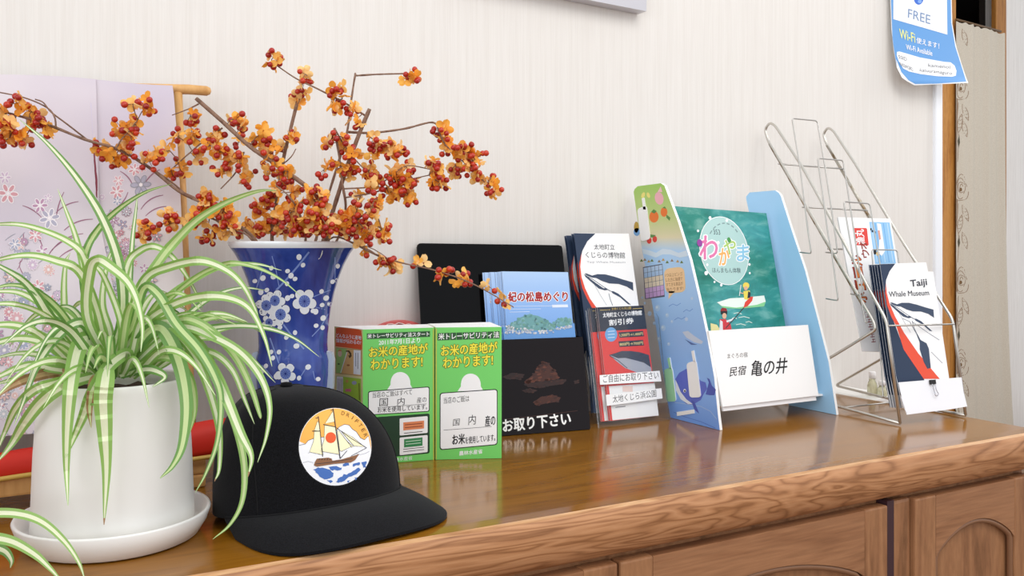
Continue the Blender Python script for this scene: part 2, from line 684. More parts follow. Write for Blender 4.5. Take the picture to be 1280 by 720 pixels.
YC = 0.868                                   # face of the cabinets
def cx(u): return P(u, 650, Y=YC).x
ZB, ZT = 0.06, T - 0.064
def cabinet(name, x0, x1, doors, label):
    t = thing(name, ((x0 + x1) / 2, 1.1, 0.0), label, 'cabinet')
    q = MB()
    q.box((x0, YC + 0.004, 0.0), (x1, WALL - 0.002, ZT - 0.0005), DOORWOOD_V)
    q.build('body', t)
    for (d0, d1) in doors:
        st = 0.048
        zt_, zb_ = ZT - 0.006, ZB
        i0, i1 = d0 + st, d1 - st
        zs, zc = zt_ - 0.092, zt_ - 0.050
        arch = []
        for k in range(25):
            s = k / 24
            x = i0 + (i1 - i0) * s
            e = min(s, 1 - s)
            z = zs + (zc - zs) * math.sin(math.pi * s) ** 0.75
            arch.append((x, z))
        y0, y1 = YC - 0.016, YC + 0.003
        d = MB()
        d.box((d0, y0, zb_), (i0, y1, zt_), DOORWOOD_V, 0.003)
        d.box((i1, y0, zb_), (d1, y1, zt_), DOORWOOD_V, 0.003)
        d.box((i0, y0, zb_), (i1, y1, zb_ + 0.07), DOORWOOD, 0.002)
        rail = [(i0, zt_ - 0.001), (i0, arch[0][1])] + arch[1:-1] + [(i1, arch[-1][1]), (i1, zt_ - 0.001)]
        d.prism([(x, y0 + 0.0006, z) for x, z in rail], (0, y1 - y0, 0), DOORWOOD)
        dr = d.build('door', t)
        # rounded moulding round the opening
        mo = MB()
        path = [(i0 + 0.004, y0 + 0.006, zb_ + 0.07)] + [(min(max(x, i0 + 0.004), i1 - 0.004), y0 + 0.006, z - 0.004) for x, z in arch] + [(i1 - 0.004, y0 + 0.006, zb_ + 0.07)]
        mo.tube(path, 0.0045, M(136, 98, 72, 0.35), 8)
        mo.build('moulding', dr)
        pn = MB()
        shape = [(i0, zb_ + 0.06)] + arch + [(i1, zb_ + 0.06)]
        pn.prism([(x, y0 + 0.012, z) for x, z in shape], (0, 0.006, 0), DOORWOOD_V)
        pn.build('panel', dr)
    return t
ca, cb2, cc, cd2 = cx(1098), cx(1107), cx(1132), cx(1290)
wd = ca - cx(764)
cabinet('cabinet', ca - 2 * wd - 0.01, ca, [(ca - 2 * wd - 0.004, ca - wd - 0.002), (ca - wd + 0.002, ca)], 'oak cabinet with arched door panels left of the dark gap under the worktop')
b = MB(); b.box((ca + 0.0006, YC - 0.0145, 0.0), (cb2 - 0.0006, YC + 0.05, ZT - 0.001), M(62, 40, 46, 0.35))
tag(b.build('gap_strip', origin=((ca + cb2) / 2, YC + 0.02, 0)), 'narrow dark plum strip in the gap between the two oak cabinets', 'strip')
t = cabinet('cabinet', cb2, XR - 0.012, [(cc, XR - 0.016)], 'oak cabinet with one arched door right of the dark gap under the worktop')
b = MB(); b.box((cb2 + 0.001, YC - 0.010, ZB), (cc - 0.002, YC + 0.004, ZT - 0.004), DOORWOOD_V, 0.005)
b.build('stile', t)
# ------------------------------------------------------------------ rice origin boxes
GREEN, DGREEN, YEL = M(120, 214, 108, 0.35), M(44, 84, 50, 0.4), M(252, 238, 72, 0.4)
OLIVE = M(110, 116, 30, 0.5)
WPRINT = M(250, 250, 250, 0.4)
CREAM = M(238, 220, 150, 0.45)


def outlined(mb, surf, t, bl, br, h, col, edge, l=3, bold=0.02, eb=0.075):
    dx, dy = 0, -h
    mb.text(surf, t, bl, br, (bl[0] + dx, bl[1] + dy), edge, l, eb)
    mb.text(surf, t, bl, br, (bl[0] + dx, bl[1] + dy), col, l + 1, bold)


def rbox(mb, surf, q, r, mat, layer):
    """rounded four-sided patch, q = TL, TR, BR, BL in pixels"""
    pts = []
    n = len(q)
    for i in range(n):
        a, b_, c = Vector(q[i - 1]), Vector(q[i]), Vector(q[(i + 1) % n])
        p0 = b_ + (a - b_).normalized() * r
        p1 = b_ + (c - b_).normalized() * r
        for k in range(5):
            t = k / 4
            p = p0 * (1 - t) ** 2 + b_ * 2 * t * (1 - t) + p1 * t * t
            pts.append((p.x, p.y))
    mb.poly(surf, pts, mat, layer)


def grain(mb, surf, x, y):
    pts = []
    for k in range(21):
        a = math.pi * k / 20
        pts.append((x + 13 * math.cos(a) * (1.0 if k < 10 else 0.92), y - 16 * math.sin(a) ** 0.8))
    mb.poly(surf, pts + [(x - 16, y + 6), (x + 16, y + 5)], WPRINT, 2)


def ricebox(tops, label, front_print, side_print=None):
    hgt = 0.184
    fl, fr, br_, bl_ = [P(u, v, z=T + hgt) for u, v in tops]
    foot = [Vector((p.x, p.y, T + 0.0004)) for p in (fl, fr, br_, bl_)]
    o = sum(foot, Vector()) / 4
    t = thing('rice_notice_box', o, label, 'notice box', 'green notice boxes')
    q = MB()
    topz = [Vector((p.x, p.y, T + hgt)) for p in foot]
    q.add(foot + topz, [(0, 1, 2, 3)[::-1]], WHITE)
    q.add([foot[1], foot[2], topz[2], topz[1]], [(0, 1, 2, 3)], GREEN)
    q.add([foot[2], foot[3], topz[3], topz[2]], [(0, 1, 2, 3)], WHITE)
    q.add([foot[3], foot[0], topz[0], topz[3]], [(0, 1, 2, 3)], CREAM)
    q.add([foot[0], foot[1], topz[1], topz[0]], [(0, 1, 2, 3)], GREEN)
    fp = Plane(foot[0], normal=(foot[1] - foot[0]).cross(Vector((0, 0, 1))))
    front_print(q, fp)
    if side_print:
        side_print(q, Plane(foot[0], normal=(foot[0] - foot[3]).cross(Vector((0, 0, 1)))))
    q.build('body', t)
    l = MB()
    ctr = sum(topz, Vector()) / 4
    l.prism([p + (ctr - p) * 0.01 for p in topz], (0, 0, -0.002), WHITE)
    for p in range(len(l.v)):
        l.v[p] = l.v[p] + Vector((0, 0, 0.0005))
    l.build('top_flap', t)
    return t


def front1(q, s):
    q.poly(s, [(458.5, 416.8), (537.5, 413.8), (537.5, 421), (458.5, 424)], DGREEN, 1)
    q.text(s, '米トレーサビリティ法スタート', (459.5, 423), (536.5, 420.2), (459.5, 417.4), WPRINT, 2, 0.02)
    q.text(s, '2011年7月1日より', (473.5, 431.5), (525, 428.5), (473.5, 424.8), WPRINT, 2, 0.02)
    outlined(q, s, 'お米の産地が', (461.5, 447), (534.5, 442), 13, YEL, OLIVE)
    outlined(q, s, 'わかります!', (463.5, 462.5), (528, 458.2), 13, YEL, OLIVE)
    grain(q, s, 500, 481)
    rbox(q, s, [(460, 489), (537, 483), (537, 514.5), (460, 519)], 3, INK, 3)
    rbox(q, s, [(461, 490), (536, 484.1), (536, 513.6), (461, 518)], 2.5, WPRINT, 4)
    q.text(s, '当店のご飯はすべて', (465.5, 497.5), (515, 493.4), (465.5, 490.2), INK, 5)
    q.text(s, '国', (474, 508), (484.5, 507.4), (474.5, 498), INK, 5)
    q.text(s, '内', (496.5, 507), (505.5, 506), (497, 497.3), INK, 5)
    q.text(s, '産の', (521, 503.8), (533, 502.6), (521, 496.8), INK, 5)
    q.stroke(s, [(472, 509.4), (533, 504.8)], 0.5, INK, 5)
    q.text(s, 'お米を使用しています。', (472, 516), (534, 511.6), (472, 509.4), INK, 5, 0.01)
    rbox(q, s, [(460, 522), (537, 516.8), (537, 566.5), (460, 574)], 2.5, M(30, 62, 40, 0.4), 3)
    rbox(q, s, [(499.5, 523), (534.5, 520), (534.5, 541), (499.5, 544.5)], 1.5, WPRINT, 4)
    q.poly(s, [(504, 528), (530, 525.6), (530, 535.5), (504, 538)], M(232, 140, 92, 0.4), 5)
    for k in range(2):
        q.stroke(s, [(506, 531 + 3.5 * k), (528, 529 + 3.5 * k)], 1.0, M(150, 74, 50, 0.5), 6)
    q.stroke(s, [(505, 541.5), (528, 539.3)], 0.9, M(90, 90, 90), 5)
    rbox(q, s, [(499.5, 547), (534.5, 543.6), (534.5, 565), (499.5, 569)], 1.5, WPRINT, 4)
    q.poly(s, [(505, 549), (528, 546.6), (528, 557), (505, 559.4)], M(54, 140, 84, 0.4), 5)
    for k in range(2):
        q.stroke(s, [(507, 552 + 3.4 * k), (526, 550 + 3.4 * k)], 0.9, M(200, 230, 204), 6)
        q.stroke(s, [(504, 561.6 + 3 * k), (530, 558.8 + 3 * k)], 0.8, M(90, 90, 90), 5)
    q.text(s, '農林水産省', (488, 577.4), (515.5, 574.7), (488, 572.6), WPRINT, 2)
    q.stroke(s, [(541.6, 411), (542, 575)], 1.0, M(206, 190, 66), 2)


def side1(q, s):
    q.poly(s, [(420, 410), (424, 409.2), (448, 411.6), (451.6, 413), (453, 425), (452.6, 437), (419.4, 433)], M(234, 90, 36, 0.4), 1)
    q.text(s, 'どんなふうに産地', (420.6, 421.6), (451.6, 425), (420.6, 416.4), WPRINT, 2, 0.015)
    q.text(s, '情報が伝わるの?', (420.4, 428), (451.4, 431), (420.4, 422.6), WPRINT, 2, 0.015)
    q.poly(s, [(419.8, 434.2), (452.4, 437), (452.4, 470.4), (419.8, 466.6)], M(190, 150, 100), 1)
    q.poly(s, [(420.4, 435), (434, 436), (427, 466.6), (420.4, 466)], M(168, 212, 118), 2)
    q.poly(s, [(434, 436), (451.6, 437.8), (451.6, 469.6), (427, 466.6)], M(234, 186, 118), 2)
    q.stroke(s, [(434, 440), (426, 466)], 1.0, WPRINT, 3)
    q.poly(s, [(442.2, 437.4), (451, 438.2), (451, 468.6), (442, 467.4)], WPRINT, 3)
    for k in range(2):
        q.stroke(s, [(445 + 2.6 * k, 441), (445 + 2.6 * k, 458 + 3 * k)], 0.7, M(120, 120, 130), 4)
    q.stroke(s, [(432.5, 439), (436, 438.8), (438.3, 442), (438.6, 445)], [1.2, 2.2, 2.4, 2.0], M(94, 66, 30), 4)
    q.poly(s, [(435.4, 444), (440.2, 444.6), (437.2, 448)], M(94, 66, 30), 4)
    q.ellipse(s, 425, 442, 2.6, 4, M(236, 206, 178), 3)
    q.poly(s, [(422, 439), (425, 436.6), (428, 439)], M(222, 140, 84), 4)
    q.ellipse(s, 423.5, 455, 1.5, 1.1, M(94, 130, 66), 3)
    q.ellipse(s, 435.5, 456.5, 2.0, 1.2, M(180, 110, 60), 3)
    q.poly(s, [(419.8, 468.8), (452.4, 472.4), (452.4, 530), (419.8, 526)], M(236, 220, 176), 1)
    q.poly(s, [(420.4, 469.8), (451.6, 473.4), (451.6, 528), (420.4, 524)], M(172, 208, 66), 2)
    q.poly(s, [(421, 470.4), (429, 471.2), (429, 505), (421, 504)], WPRINT, 3)
    for k in range(3):
        q.stroke(s, [(423 + 2.2 * k, 473), (423 + 2.2 * k, 494)], 0.6, M(120, 120, 130), 4)
    q.ellipse(s, 434, 476.5, 1.8, 2, M(212, 168, 90), 3)
    q.ellipse(s, 443, 478.5, 3.0, 2.4, M(170, 172, 196), 3)
    q.rect(s, 432, 486, 439, 489.5, M(226, 112, 140), 3)
    q.stroke(s, [(449, 479), (449.5, 500)], 1.2, M(110, 116, 40), 3)


def front2(q, s):
    q.stroke(s, [(545.4, 411), (545.2, 574)], 1.0, M(206, 190, 66), 2)
    q.poly(s, [(547, 416.4), (624.6, 414), (624.6, 423), (547, 425.6)], DGREEN, 1)
    for k in range(1, 10):
        x = 547 + 7.76 * k
        q.stroke(s, [(x, 415.6 - 0.24 * k), (x, 426 - 0.24 * k)], 0.5, GREEN, 2)
    q.text(s, '米トレーサビリティ法', (548.2, 424.6), (623.8, 422), (548.2, 417), WPRINT, 3, 0.02)
    outlined(q, s, 'お米の産地が', (551.5, 445.4), (621.5, 440.6), 13.6, YEL, OLIVE)
    outlined(q, s, 'わかります!', (554, 460.4), (616, 456.2), 13.2, YEL, OLIVE)
    grain(q, s, 588, 483)
    rbox(q, s, [(549.6, 491), (622, 486), (622, 556), (549.6, 562.6)], 4, INK, 3)
    rbox(q, s, [(550.7, 492), (621, 487.2), (621, 555), (550.7, 561.4)], 3.4, WPRINT, 4)
    q.text(s, '当店のご飯は', (554.5, 504.6), (586.5, 501.8), (554.5, 496.6), INK, 5)
    q.text(s, '国', (566, 532.4), (574, 531.6), (566.8, 524), INK, 5)
    q.text(s, '内', (585.4, 531.4), (594.4, 530.4), (586, 519), INK, 5)
    q.text(s, '産の', (606.5, 533), (619, 531.6), (606.5, 519.8), INK, 5, 0.015)
    q.stroke(s, [(554.5, 537.6), (614.5, 533)], 0.5, INK, 5)
    q.text(s, 'お米', (565.5, 556.2), (581, 554.6), (565.5, 543.4), INK, 5, 0.025)
    q.text(s, 'を使用しています。', (581.6, 554.8), (619, 551), (581.6, 546), INK, 5, 0.012)
    q.text(s, '農林水産省', (574, 569.6), (603, 566.8), (574, 564), WPRINT, 2, 0.02)


ricebox([(453.5, 412), (542.7, 409.4), (535, 405.6), (418, 408.2)], 'green rice notice box with an orange-headed left side, partly behind the black cap', front1, side1)
ricebox([(544.4, 409.4), (627, 408.7), (612.5, 402.9), (534.5, 405)], 'green rice notice box beside the black leaflet holder, its whole front uncovered', front2)

# red tray leaning behind the boxes
t = thing('tray', P(497, 520, Y=1.333), 'round red tray with a white wavy rim line, leaning behind the green boxes', 'tray')
pc = P(497, 500, Y=1.325)
zt = P(497, 400.6, Y=1.321).z
q = MB()
rad = (zt - T) / 2
ctr = Vector((pc.x, 1.334, T + rad + 0.0008))
RT = M(226, 96, 92, 0.35)
ring = []
for r_, y_ in ((0.0, 0.0), (rad * 0.8, 0.0), (rad * 0.9, -0.004), (rad, -0.012), (rad * 0.99, -0.010), (rad * 0.9, 0.003), (0.0, 0.004)):
    ring.append((r_, y_))
seg = 48
vs = [(ctr.x + r_ * math.cos(2 * math.pi * k / seg), ctr.y + y_ + 0.02 * r_ * math.sin(2 * math.pi * k / seg), ctr.z + r_ * math.sin(2 * math.pi * k / seg)) for r_, y_ in ring for k in range(seg)]
q.add(vs, [(i * seg + k, i * seg + (k + 1) % seg, (i + 1) * seg + (k + 1) % seg, (i + 1) * seg + k) for i in range(len(ring) - 1) for k in range(seg)], RT, True)
q.build('dish', t)
q = MB()
q.tube([(ctr.x + (rad * 0.93 + 0.0016 * math.sin(k * 2.1)) * math.cos(2 * math.pi * k / 90), ctr.y - 0.0075 + 0.02 * rad * math.sin(2 * math.pi * k / 90), ctr.z + (rad * 0.93 + 0.0016 * math.sin(k * 2.1)) * math.sin(2 * math.pi * k / 90)) for k in range(90)], 0.0011, M(248, 226, 222), 6, closed=True)
q.build('rim_line', t)

# ------------------------------------------------------------------ black leaflet holder
BLK = M(10, 10, 12, 0.1, 0.0, 0.14)
A = P(738, 537, z=T + 0.0005)
PK = Plane(A, -10, 11)
BK = Plane(A + Vector((0.007, 0.042, 0)), -8, 9)
t = thing('leaflet_holder', (0.68, 1.25, T), 'glossy black leaflet holder with white Japanese lettering, filled with pale blue leaflets', 'leaflet holder')
q = MB()
q.slab(BK, [(521.2, 309), (522, 306), (524, 304.4), (527, 304), (698, 306.4), (702, 307.6), (703, 311), (724, 532), (534, 553)], 0.003, BLK)
q.build('back_panel', t)
q = MB()
PKM = M(26, 20, 23, 0.1, 0.0, 0.2)
pq = [(548, 427.5), (728.4, 421), (738, 537), (560, 557.5)]
q.slab(PK, pq, 0.003, PKM)
RB1, RB2, RB3 = M(98, 52, 38, 0.3), M(72, 38, 30, 0.3), M(128, 66, 50, 0.3)
def rocks(pts, mats, n, r0, r1):
    rr = random.Random(9)
    tri = tessellate_polygon([[Vector((a[0], a[1], 0)) for a in pts]])
    q.poly(PK, pts, mats[0], 1)
    for i in range(n):
        t_ = rr.choice(tri); u1, u2 = sorted((rr.random(), rr.random()))
        w_ = (u1, u2 - u1, 1 - u2)
        x = sum(pts[t_[k]][0] * w_[k] for k in range(3)); y = sum(pts[t_[k]][1] * w_[k] for k in range(3))
        r_ = rr.uniform(r0, r1)
        q.ellipse(PK, x, y, r_ * 1.7, r_ * 0.8, rr.choice(mats), 2 + i % 3, rr.uniform(-30, 10), 7)
RA = [M(74, 40, 32, 0.3), M(92, 50, 38, 0.3), M(104, 58, 44, 0.3), M(60, 34, 30, 0.3)]
RB_ = [M(52, 30, 28, 0.3), M(62, 36, 31, 0.3), M(42, 27, 27, 0.3)]
rocks([(679, 452), (684, 453), (696, 466), (699, 473), (690, 476), (664, 477), (658, 480), (658, 475), (667, 468), (672, 460)], RA, 90, 0.8, 2.2)
rocks([(656, 480), (680, 476), (708, 474), (704, 480), (690, 482), (676, 484), (660, 484)], RB_, 40, 0.8, 1.8)
rocks([(652, 488), (662, 486), (672, 488), (666, 491), (656, 490)], RB_ + RA[:1], 24, 0.7, 1.5)
rocks([(668, 502), (676, 496), (690, 494), (701, 497), (698, 502), (684, 504), (670, 507)], RA, 40, 0.8, 1.9)
rocks([(628, 471), (642, 466), (656, 468), (650, 474), (634, 474)], RB_, 30, 0.8, 1.8)
rocks([(718, 476), (723, 475), (723, 479), (718, 480)], RB_, 6, 0.6, 1.0)
q.stroke(PK, [(634, 524), (722, 513.4)], 0.5, RB2, 1)
q.text(PK, 'ご自由にお取り下さい', (572, 546.8), (713.5, 530.8), (571, 530.6), WPRINT, 2, 0.03)
q.build('pocket', t)
q = MB()
for (u0, v0), (u1, v1), (w0, x0), (w1, x1) in (((728.4, 421), (738, 537), (711, 418), (724, 532)), ((548, 427.5), (560, 557.5), (528, 430), (534, 553))):
    pts = [PK.hit(u0, v0)[0] - PK.n * 0.003, PK.hit(u1, v1)[0] - PK.n * 0.003, BK.hit(w1, x1)[0] + BK.n * 0.0003, BK.hit(w0, x0)[0] + BK.n * 0.0003]
    pts = [Vector((a.x, a.y, max(a.z, T + 0.0008))) for a in pts]
    q.prism(pts, PK.ex * (-0.002 if u0 > 600 else 0.002), BLK)
q.build('side_panel', t)

# pale blue leaflets in it
m, nt, p = nodemat('blue_leaflet_print', 0.35, 0.4)
v = coords(nt, (1, 1, 1))
sx = N(nt, 'ShaderNodeSeparateXYZ'); nt.links.new(v, sx.inputs[0])
mr = N(nt, 'ShaderNodeMapRange'); nt.links.new(sx.outputs[2], mr.inputs[0]); mr.inputs[1].default_value = 0.13; mr.inputs[2].default_value = 0.27
nt.links.new(ramp(nt, mr.outputs[0], [(0.0, (112, 160, 222)), (0.45, (140, 182, 240)), (1.0, (188, 216, 250))]), p.inputs['Base Color'])
BLUEP = m
def leaf_origin(pl): return Vector((pl.at.x, pl.at.y, T))
LP = Plane(PK.at - PK.n * 0.0065, -10, 10)
LO = P(672, 545, z=T)
q = MB()
q.slab(LP, [(627.5, 339.2), (710, 340.2), (726, 505), (641, 512)], 0.0009, BLUEP, WPRINT)
outlined(q, LP, '紀の松島めぐり', (635.4, 377.2), (709.4, 376.6), 12.2, M(168, 32, 36), WPRINT, 2, 0.035, 0.09)
SEA, ISL, ISL2, CLF = M(104, 156, 218, 0.35), M(112, 164, 168, 0.4), M(134, 180, 180, 0.4), M(206, 212, 222, 0.4)
q.poly(LP, [(628.5, 408), (718, 404), (722, 450), (633, 455)], SEA, 1)
rz = random.Random(4)
def blobs(n, pts, r0, r1, mats, l):
    for i in range(n):
        k = rz.randrange(len(pts) - 1); f = rz.random()
        x = pts[k][0] + (pts[k + 1][0] - pts[k][0]) * f; y0 = pts[k][1] + (pts[k + 1][1] - pts[k][1]) * f
        y1 = pts[k][2] + (pts[k + 1][2] - pts[k][2]) * f
        y = y0 + (y1 - y0) * rz.random()
        r_ = rz.uniform(r0, r1)
        q.ellipse(LP, x, y, r_ * 1.3, r_, rz.choice(mats), l + (i % 3), rz.uniform(-40, 40), 7)
q.poly(LP, [(633, 410), (640, 405), (650, 397), (660, 393), (672, 394.6), (681, 399), (690, 405), (696, 411), (660, 414)], ISL, 2)
q.poly(LP, [(690, 405), (698, 399), (706, 397), (713, 398.6), (715.4, 404), (700, 409)], ISL, 2)
IM = [ISL, ISL2, M(98, 148, 150, 0.4), M(124, 172, 186, 0.4), M(110, 160, 150, 0.4)]
blobs(120, [(634, 408, 411), (642, 402, 412), (652, 395, 412), (662, 392.6, 413), (674, 395, 413), (684, 401, 412), (694, 408, 412)], 0.8, 1.9, IM, 3)
blobs(50, [(691, 404, 407), (699, 398, 408), (707, 396, 407), (714.6, 400, 405)], 0.8, 1.7, IM, 3)
CL2 = [CLF, M(196, 200, 212, 0.4), M(222, 222, 226, 0.4), M(176, 186, 200, 0.4)]
blobs(60, [(629, 407, 416), (640, 407, 417), (655, 411, 417), (672, 412, 417), (692, 412, 416)], 0.7, 1.6, CL2, 6)
blobs(26, [(695, 410, 412.6), (706, 407.6, 411), (715.6, 406.6, 409.6)], 0.6, 1.2, CL2, 6)
for k in range(3):
    q.stroke(LP, [(637, 383 + 3.6 * k), (690 - 14 * k, 382.4 + 3.6 * k)], 0.5, M(220, 232, 250), 2)
q.poly(LP, [(690, 381), (709.6, 380.6), (710.2, 384), (690.4, 384.4)], M(228, 236, 250), 2)
front_leaf = q.build('leaflet', origin=LO)
labels = ['pale blue island leaflet at the front of the pile, its red Japanese title uncovered']
tag(front_leaf, labels[0], 'leaflet', 'pale blue leaflets in the black holder')
sh = [0.0012, 0.0036, 0.0056, 0.009, 0.0165, 0.0185, 0.0255, 0.0285]
for i, d in enumerate(sh):
    c = front_leaf.copy(); COL.objects.link(c)
    c.location = front_leaf.location - LP.n * 0.0019 * (i + 1) - LP.ex * d + Vector((0, 0, 0.0004 * (i > 3)))
    c['label'] = 'pale blue leaflet standing behind the front one in the black holder, only edges showing'
for i in (len(sh),):
    c['label'] = 'rearmost and leftmost pale blue leaflet in the black holder'

# ------------------------------------------------------------------ clear stand with museum leaflets
m = bpy.data.materials.new('clear_acrylic'); m.use_nodes = True
nt = m.node_tree; nt.nodes.clear()
o_ = N(nt, 'ShaderNodeOutputMaterial'); mx = N(nt, 'ShaderNodeMixShader'); tr = N(nt, 'ShaderNodeBsdfTransparent'); gl = N(nt, 'ShaderNodeBsdfGlossy'); fr_ = N(nt, 'ShaderNodeFresnel')
tr.inputs[0].default_value = (0.995, 0.997, 0.998, 1); gl.inputs['Roughness'].default_value = 0.03; mx.inputs[0].default_value = 0.025
nt.links.new(tr.outputs[0], mx.inputs[1]); nt.links.new(gl.outputs[0], mx.inputs[2]); nt.links.new(mx.outputs[0], o_.inputs[0])
CLEAR = m
m = bpy.data.materials.new('clear_acrylic_edge'); m.use_nodes = True
nt = m.node_tree; nt.nodes.clear()
o_ = N(nt, 'ShaderNodeOutputMaterial'); mx = N(nt, 'ShaderNodeMixShader'); tr = N(nt, 'ShaderNodeBsdfTransparent'); gl = N(nt, 'ShaderNodeBsdfGlossy')
tr.inputs[0].default_value = (0.80, 0.82, 0.85, 1); gl.inputs['Roughness'].default_value = 0.15; mx.inputs[0].default_value = 0.25
nt.links.new(tr.outputs[0], mx.inputs[1]); nt.links.new(gl.outputs[0], mx.inputs[2]); nt.links.new(mx.outputs[0], o_.inputs[0])
CEDGE = m

AA = P(755, 534.6, z=T + 0.0006)
AF = Plane(AA, -0.5, 13)
AB = Plane(AA + Vector((0, 0.052, 0)), -0.5, 12)
t = thing('acrylic_stand', (0.925, 1.23, T), 'clear acrylic leaflet stand with two white paper strips of Japanese lettering', 'leaflet stand')
q = MB()
fp = [(733.6, 387.5), (736, 385.4), (821, 392), (823.5, 397), (837, 524.6), (749.6, 535)]
q.slab(AF, fp, 0.002, CLEAR, CEDGE)
q.build('front_pocket', t)
q = MB()
bp_ = [(703, 330), (786, 328), (818, 516), (741, 522)]
q.slab(AB, bp_, 0.002, CLEAR, CEDGE)
q.build('back_panel', t)
q = MB()
f0, f1 = AF.hit(733.6, 387.5)[0], AF.hit(749.6, 535)[0]
def onback(a):
    x, z = a.x - 0.004, a.z + 0.0008
    y = AB.at.y - (AB.n.x * (x - AB.at.x) + AB.n.z * (z - AB.at.z)) / AB.n.y
    return Vector((x, y - 0.0005, z))
b0, b1 = onback(f0), onback(f1)
q.prism([f0 - AF.n * 0.002, f1 - AF.n * 0.002, b1, b0], (-0.0018, 0, 0), CLEAR, CEDGE)
q.build('side_wall', t)
q = MB()
f0, f1 = AF.hit(823.5, 397)[0], AF.hit(837, 524.6)[0]
b0, b1 = AB.hit(802, 394)[0], AB.hit(818, 516)[0]
q.prism([f0 - AF.n * 0.002, f1 - AF.n * 0.002, b1, b0], (0.0018, 0, 0), CLEAR, CEDGE)
q.build('side_wall', t)
for (pp, tx, bl, br, tl) in (([(749.6, 469), (824.6, 463.4), (826.8, 476.6), (750, 481)], 'ご自由にお取り下さい', (754, 478.6), (823.4, 473.6), (753.6, 468.8)),
                             ([(757.4, 493.6), (826.8, 485.2), (828.2, 498), (758.6, 507.4)], '太地くじら浜公園', (766, 503.6), (820.5, 496), (765.6, 494.6))):
    q = MB()
    q.slab(AF.back(-0.0005), pp, 0.0004, PAPER)
    q.text(AF.back(-0.0005), tx, bl, br, tl, M(60, 60, 64), 1, 0.0)
    q.build('paper_strip', t)


def whale(q, s, fx, w, wordy=True):
    """the printed whale on the museum leaflets; fx maps the drawing to photo pixels"""
    SL = M(60, 74, 98, 0.5)
    g = lambda pts: [fx(*p) for p in pts]
    q.poly(s, g([(243, 370), (262, 372), (300, 387), (340, 376), (400, 378), (470, 396), (530, 416), (w, 438), (w + 4, 502), (560, 470), (500, 450), (430, 446), (380, 430), (330, 405), (300, 402), (262, 388)]), SL, 3)
    q.poly(s, g([(241, 376), (250, 396), (300, 440), (350, 484), (395, 498), (418, 494), (360, 452), (300, 420), (262, 390)]), SL, 3)
    q.poly(s, g([(256, 388), (300, 406), (350, 446), (400, 482), (385, 482), (330, 444), (290, 414)]), WPRINT, 4)
    q.stroke(s, g([(250, 388), (300, 412), (380, 468), (440, 505)]), 0.7, SL, 5)
    q.poly(s, g([(440, 502), (462, 505), (500, 525), (540, 560), (592, 606), (570, 602), (510, 550), (455, 520)]), SL, 3)
    q.stroke(s, g([(425, 520), (438, 570), (455, 612)]), 0.6, SL, 3)
    q.stroke(s, g([(315, 450), (360, 530), (410, 610)]), 0.35, M(150, 156, 166), 3)


fx0 = lambda x, y: (690 + x / 6, 280 + y / 6)
WPL = Plane(AB.at + AB.n * 0.030, -0.5, 12)
WO = P(770, 528, z=T)
q = MB()
q.slab(WPL, [(717, 291.3), (786, 292), (816, 511), (755, 516)], 0.0009, PAPER, M(70, 84, 108))
g = lambda pts: [fx0(*p) for p in pts]
q.poly(WPL, g([(163, 69), (325, 72), (265, 130), (228, 200), (208, 290), (214, 380), (237, 470), (277, 550), (330, 630), (400, 720), (290, 1000), (310, 1415), (332, 1418)]), NAVY, 1)
q.poly(WPL, g([(222, 215), (203, 300), (206, 390), (226, 480), (262, 560), (300, 630), (370, 720), (425, 720), (335, 630), (285, 560), (247, 480), (222, 400), (212, 320)]), RED, 2)
whale(q, WPL, fx0, 606)
q.text(WPL, '太地町立', (742.5, 312), (768.4, 312.4), (742, 305), M(60, 62, 70), 3)
q.text(WPL, 'くじらの博物館', (732.4, 322.2), (781.4, 323), (731.8, 314.6), M(60, 62, 70), 3)
q.text(WPL, 'Taiji Whale Museum', (733.6, 329.4), (781.8, 329.6), (733.3, 326.4), M(170, 172, 178), 3)
wl = q.build('museum_leaflet', origin=WO)
tag(wl, 'white whale leaflet with Japanese title, frontmost of its pile in the clear stand', 'leaflet', 'whale leaflets in the clear stand')
for i, (d, dp, lb) in enumerate(((0.0, 0.0075, 'second whale leaflet from the front in the clear stand, navy edge showing'), (0.003, 0.020, 'third whale leaflet from the front in the clear stand, mostly hidden'), (0.004, 0.024, 'rearmost whale leaflet in the clear stand, beside the black holder'))):
    c = wl.copy(); COL.objects.link(c)
    c.location = wl.location - WPL.n * dp - WPL.ex * d + Vector((0, 0, 0.0005))
    c['label'] = lb

# discount tickets in the pocket
fx1 = lambda x, y: (690 + x / 4.364, 375 + y / 4.364)
TP = Plane(AF.at - AF.n * 0.0065, -0.5, 12.5)
g = lambda pts: [fx1(*p) for p in pts]
q = MB()
DN, TR_ = M(44, 50, 66, 0.4), M(226, 66, 62, 0.4)
q.slab(TP, g([(246, 40), (500, 30), (580, 630), (318, 660)]), 0.0008, TR_, PAPER)
q.poly(TP, g([(246, 40), (500, 30), (517, 158), (262, 172)]), DN, 1)
GOLD = M(214, 186, 96, 0.4)
q.text(TP, '太地くじら浜公園', g([(325, 56)])[0], g([(432, 50)])[0], g([(324, 42)])[0], GOLD, 2)
for a, b_ in (((262, 56), (318, 53)), ((440, 48), (492, 45))):
    q.stroke(TP, g([a, b_]), 0.6, GOLD, 2)
q.text(TP, '太地町立くじらの博物館', g([(278, 96)])[0], g([(490, 82)])[0], g([(276, 70)])[0], WPRINT, 2, 0.02)
q.text(TP, '割引券', g([(312, 140)])[0], g([(446, 128)])[0], g([(310, 108)])[0], WPRINT, 2, 0.02)
q.ellipse(TP, *fx1(322, 188), 7.6, 9, M(110, 168, 222, 0.4), 2, 0)
for k in range(3):
    q.stroke(TP, g([(304, 172 + 17 * k), (342, 169 + 17 * k)]), 0.9, M(214, 230, 246), 3)
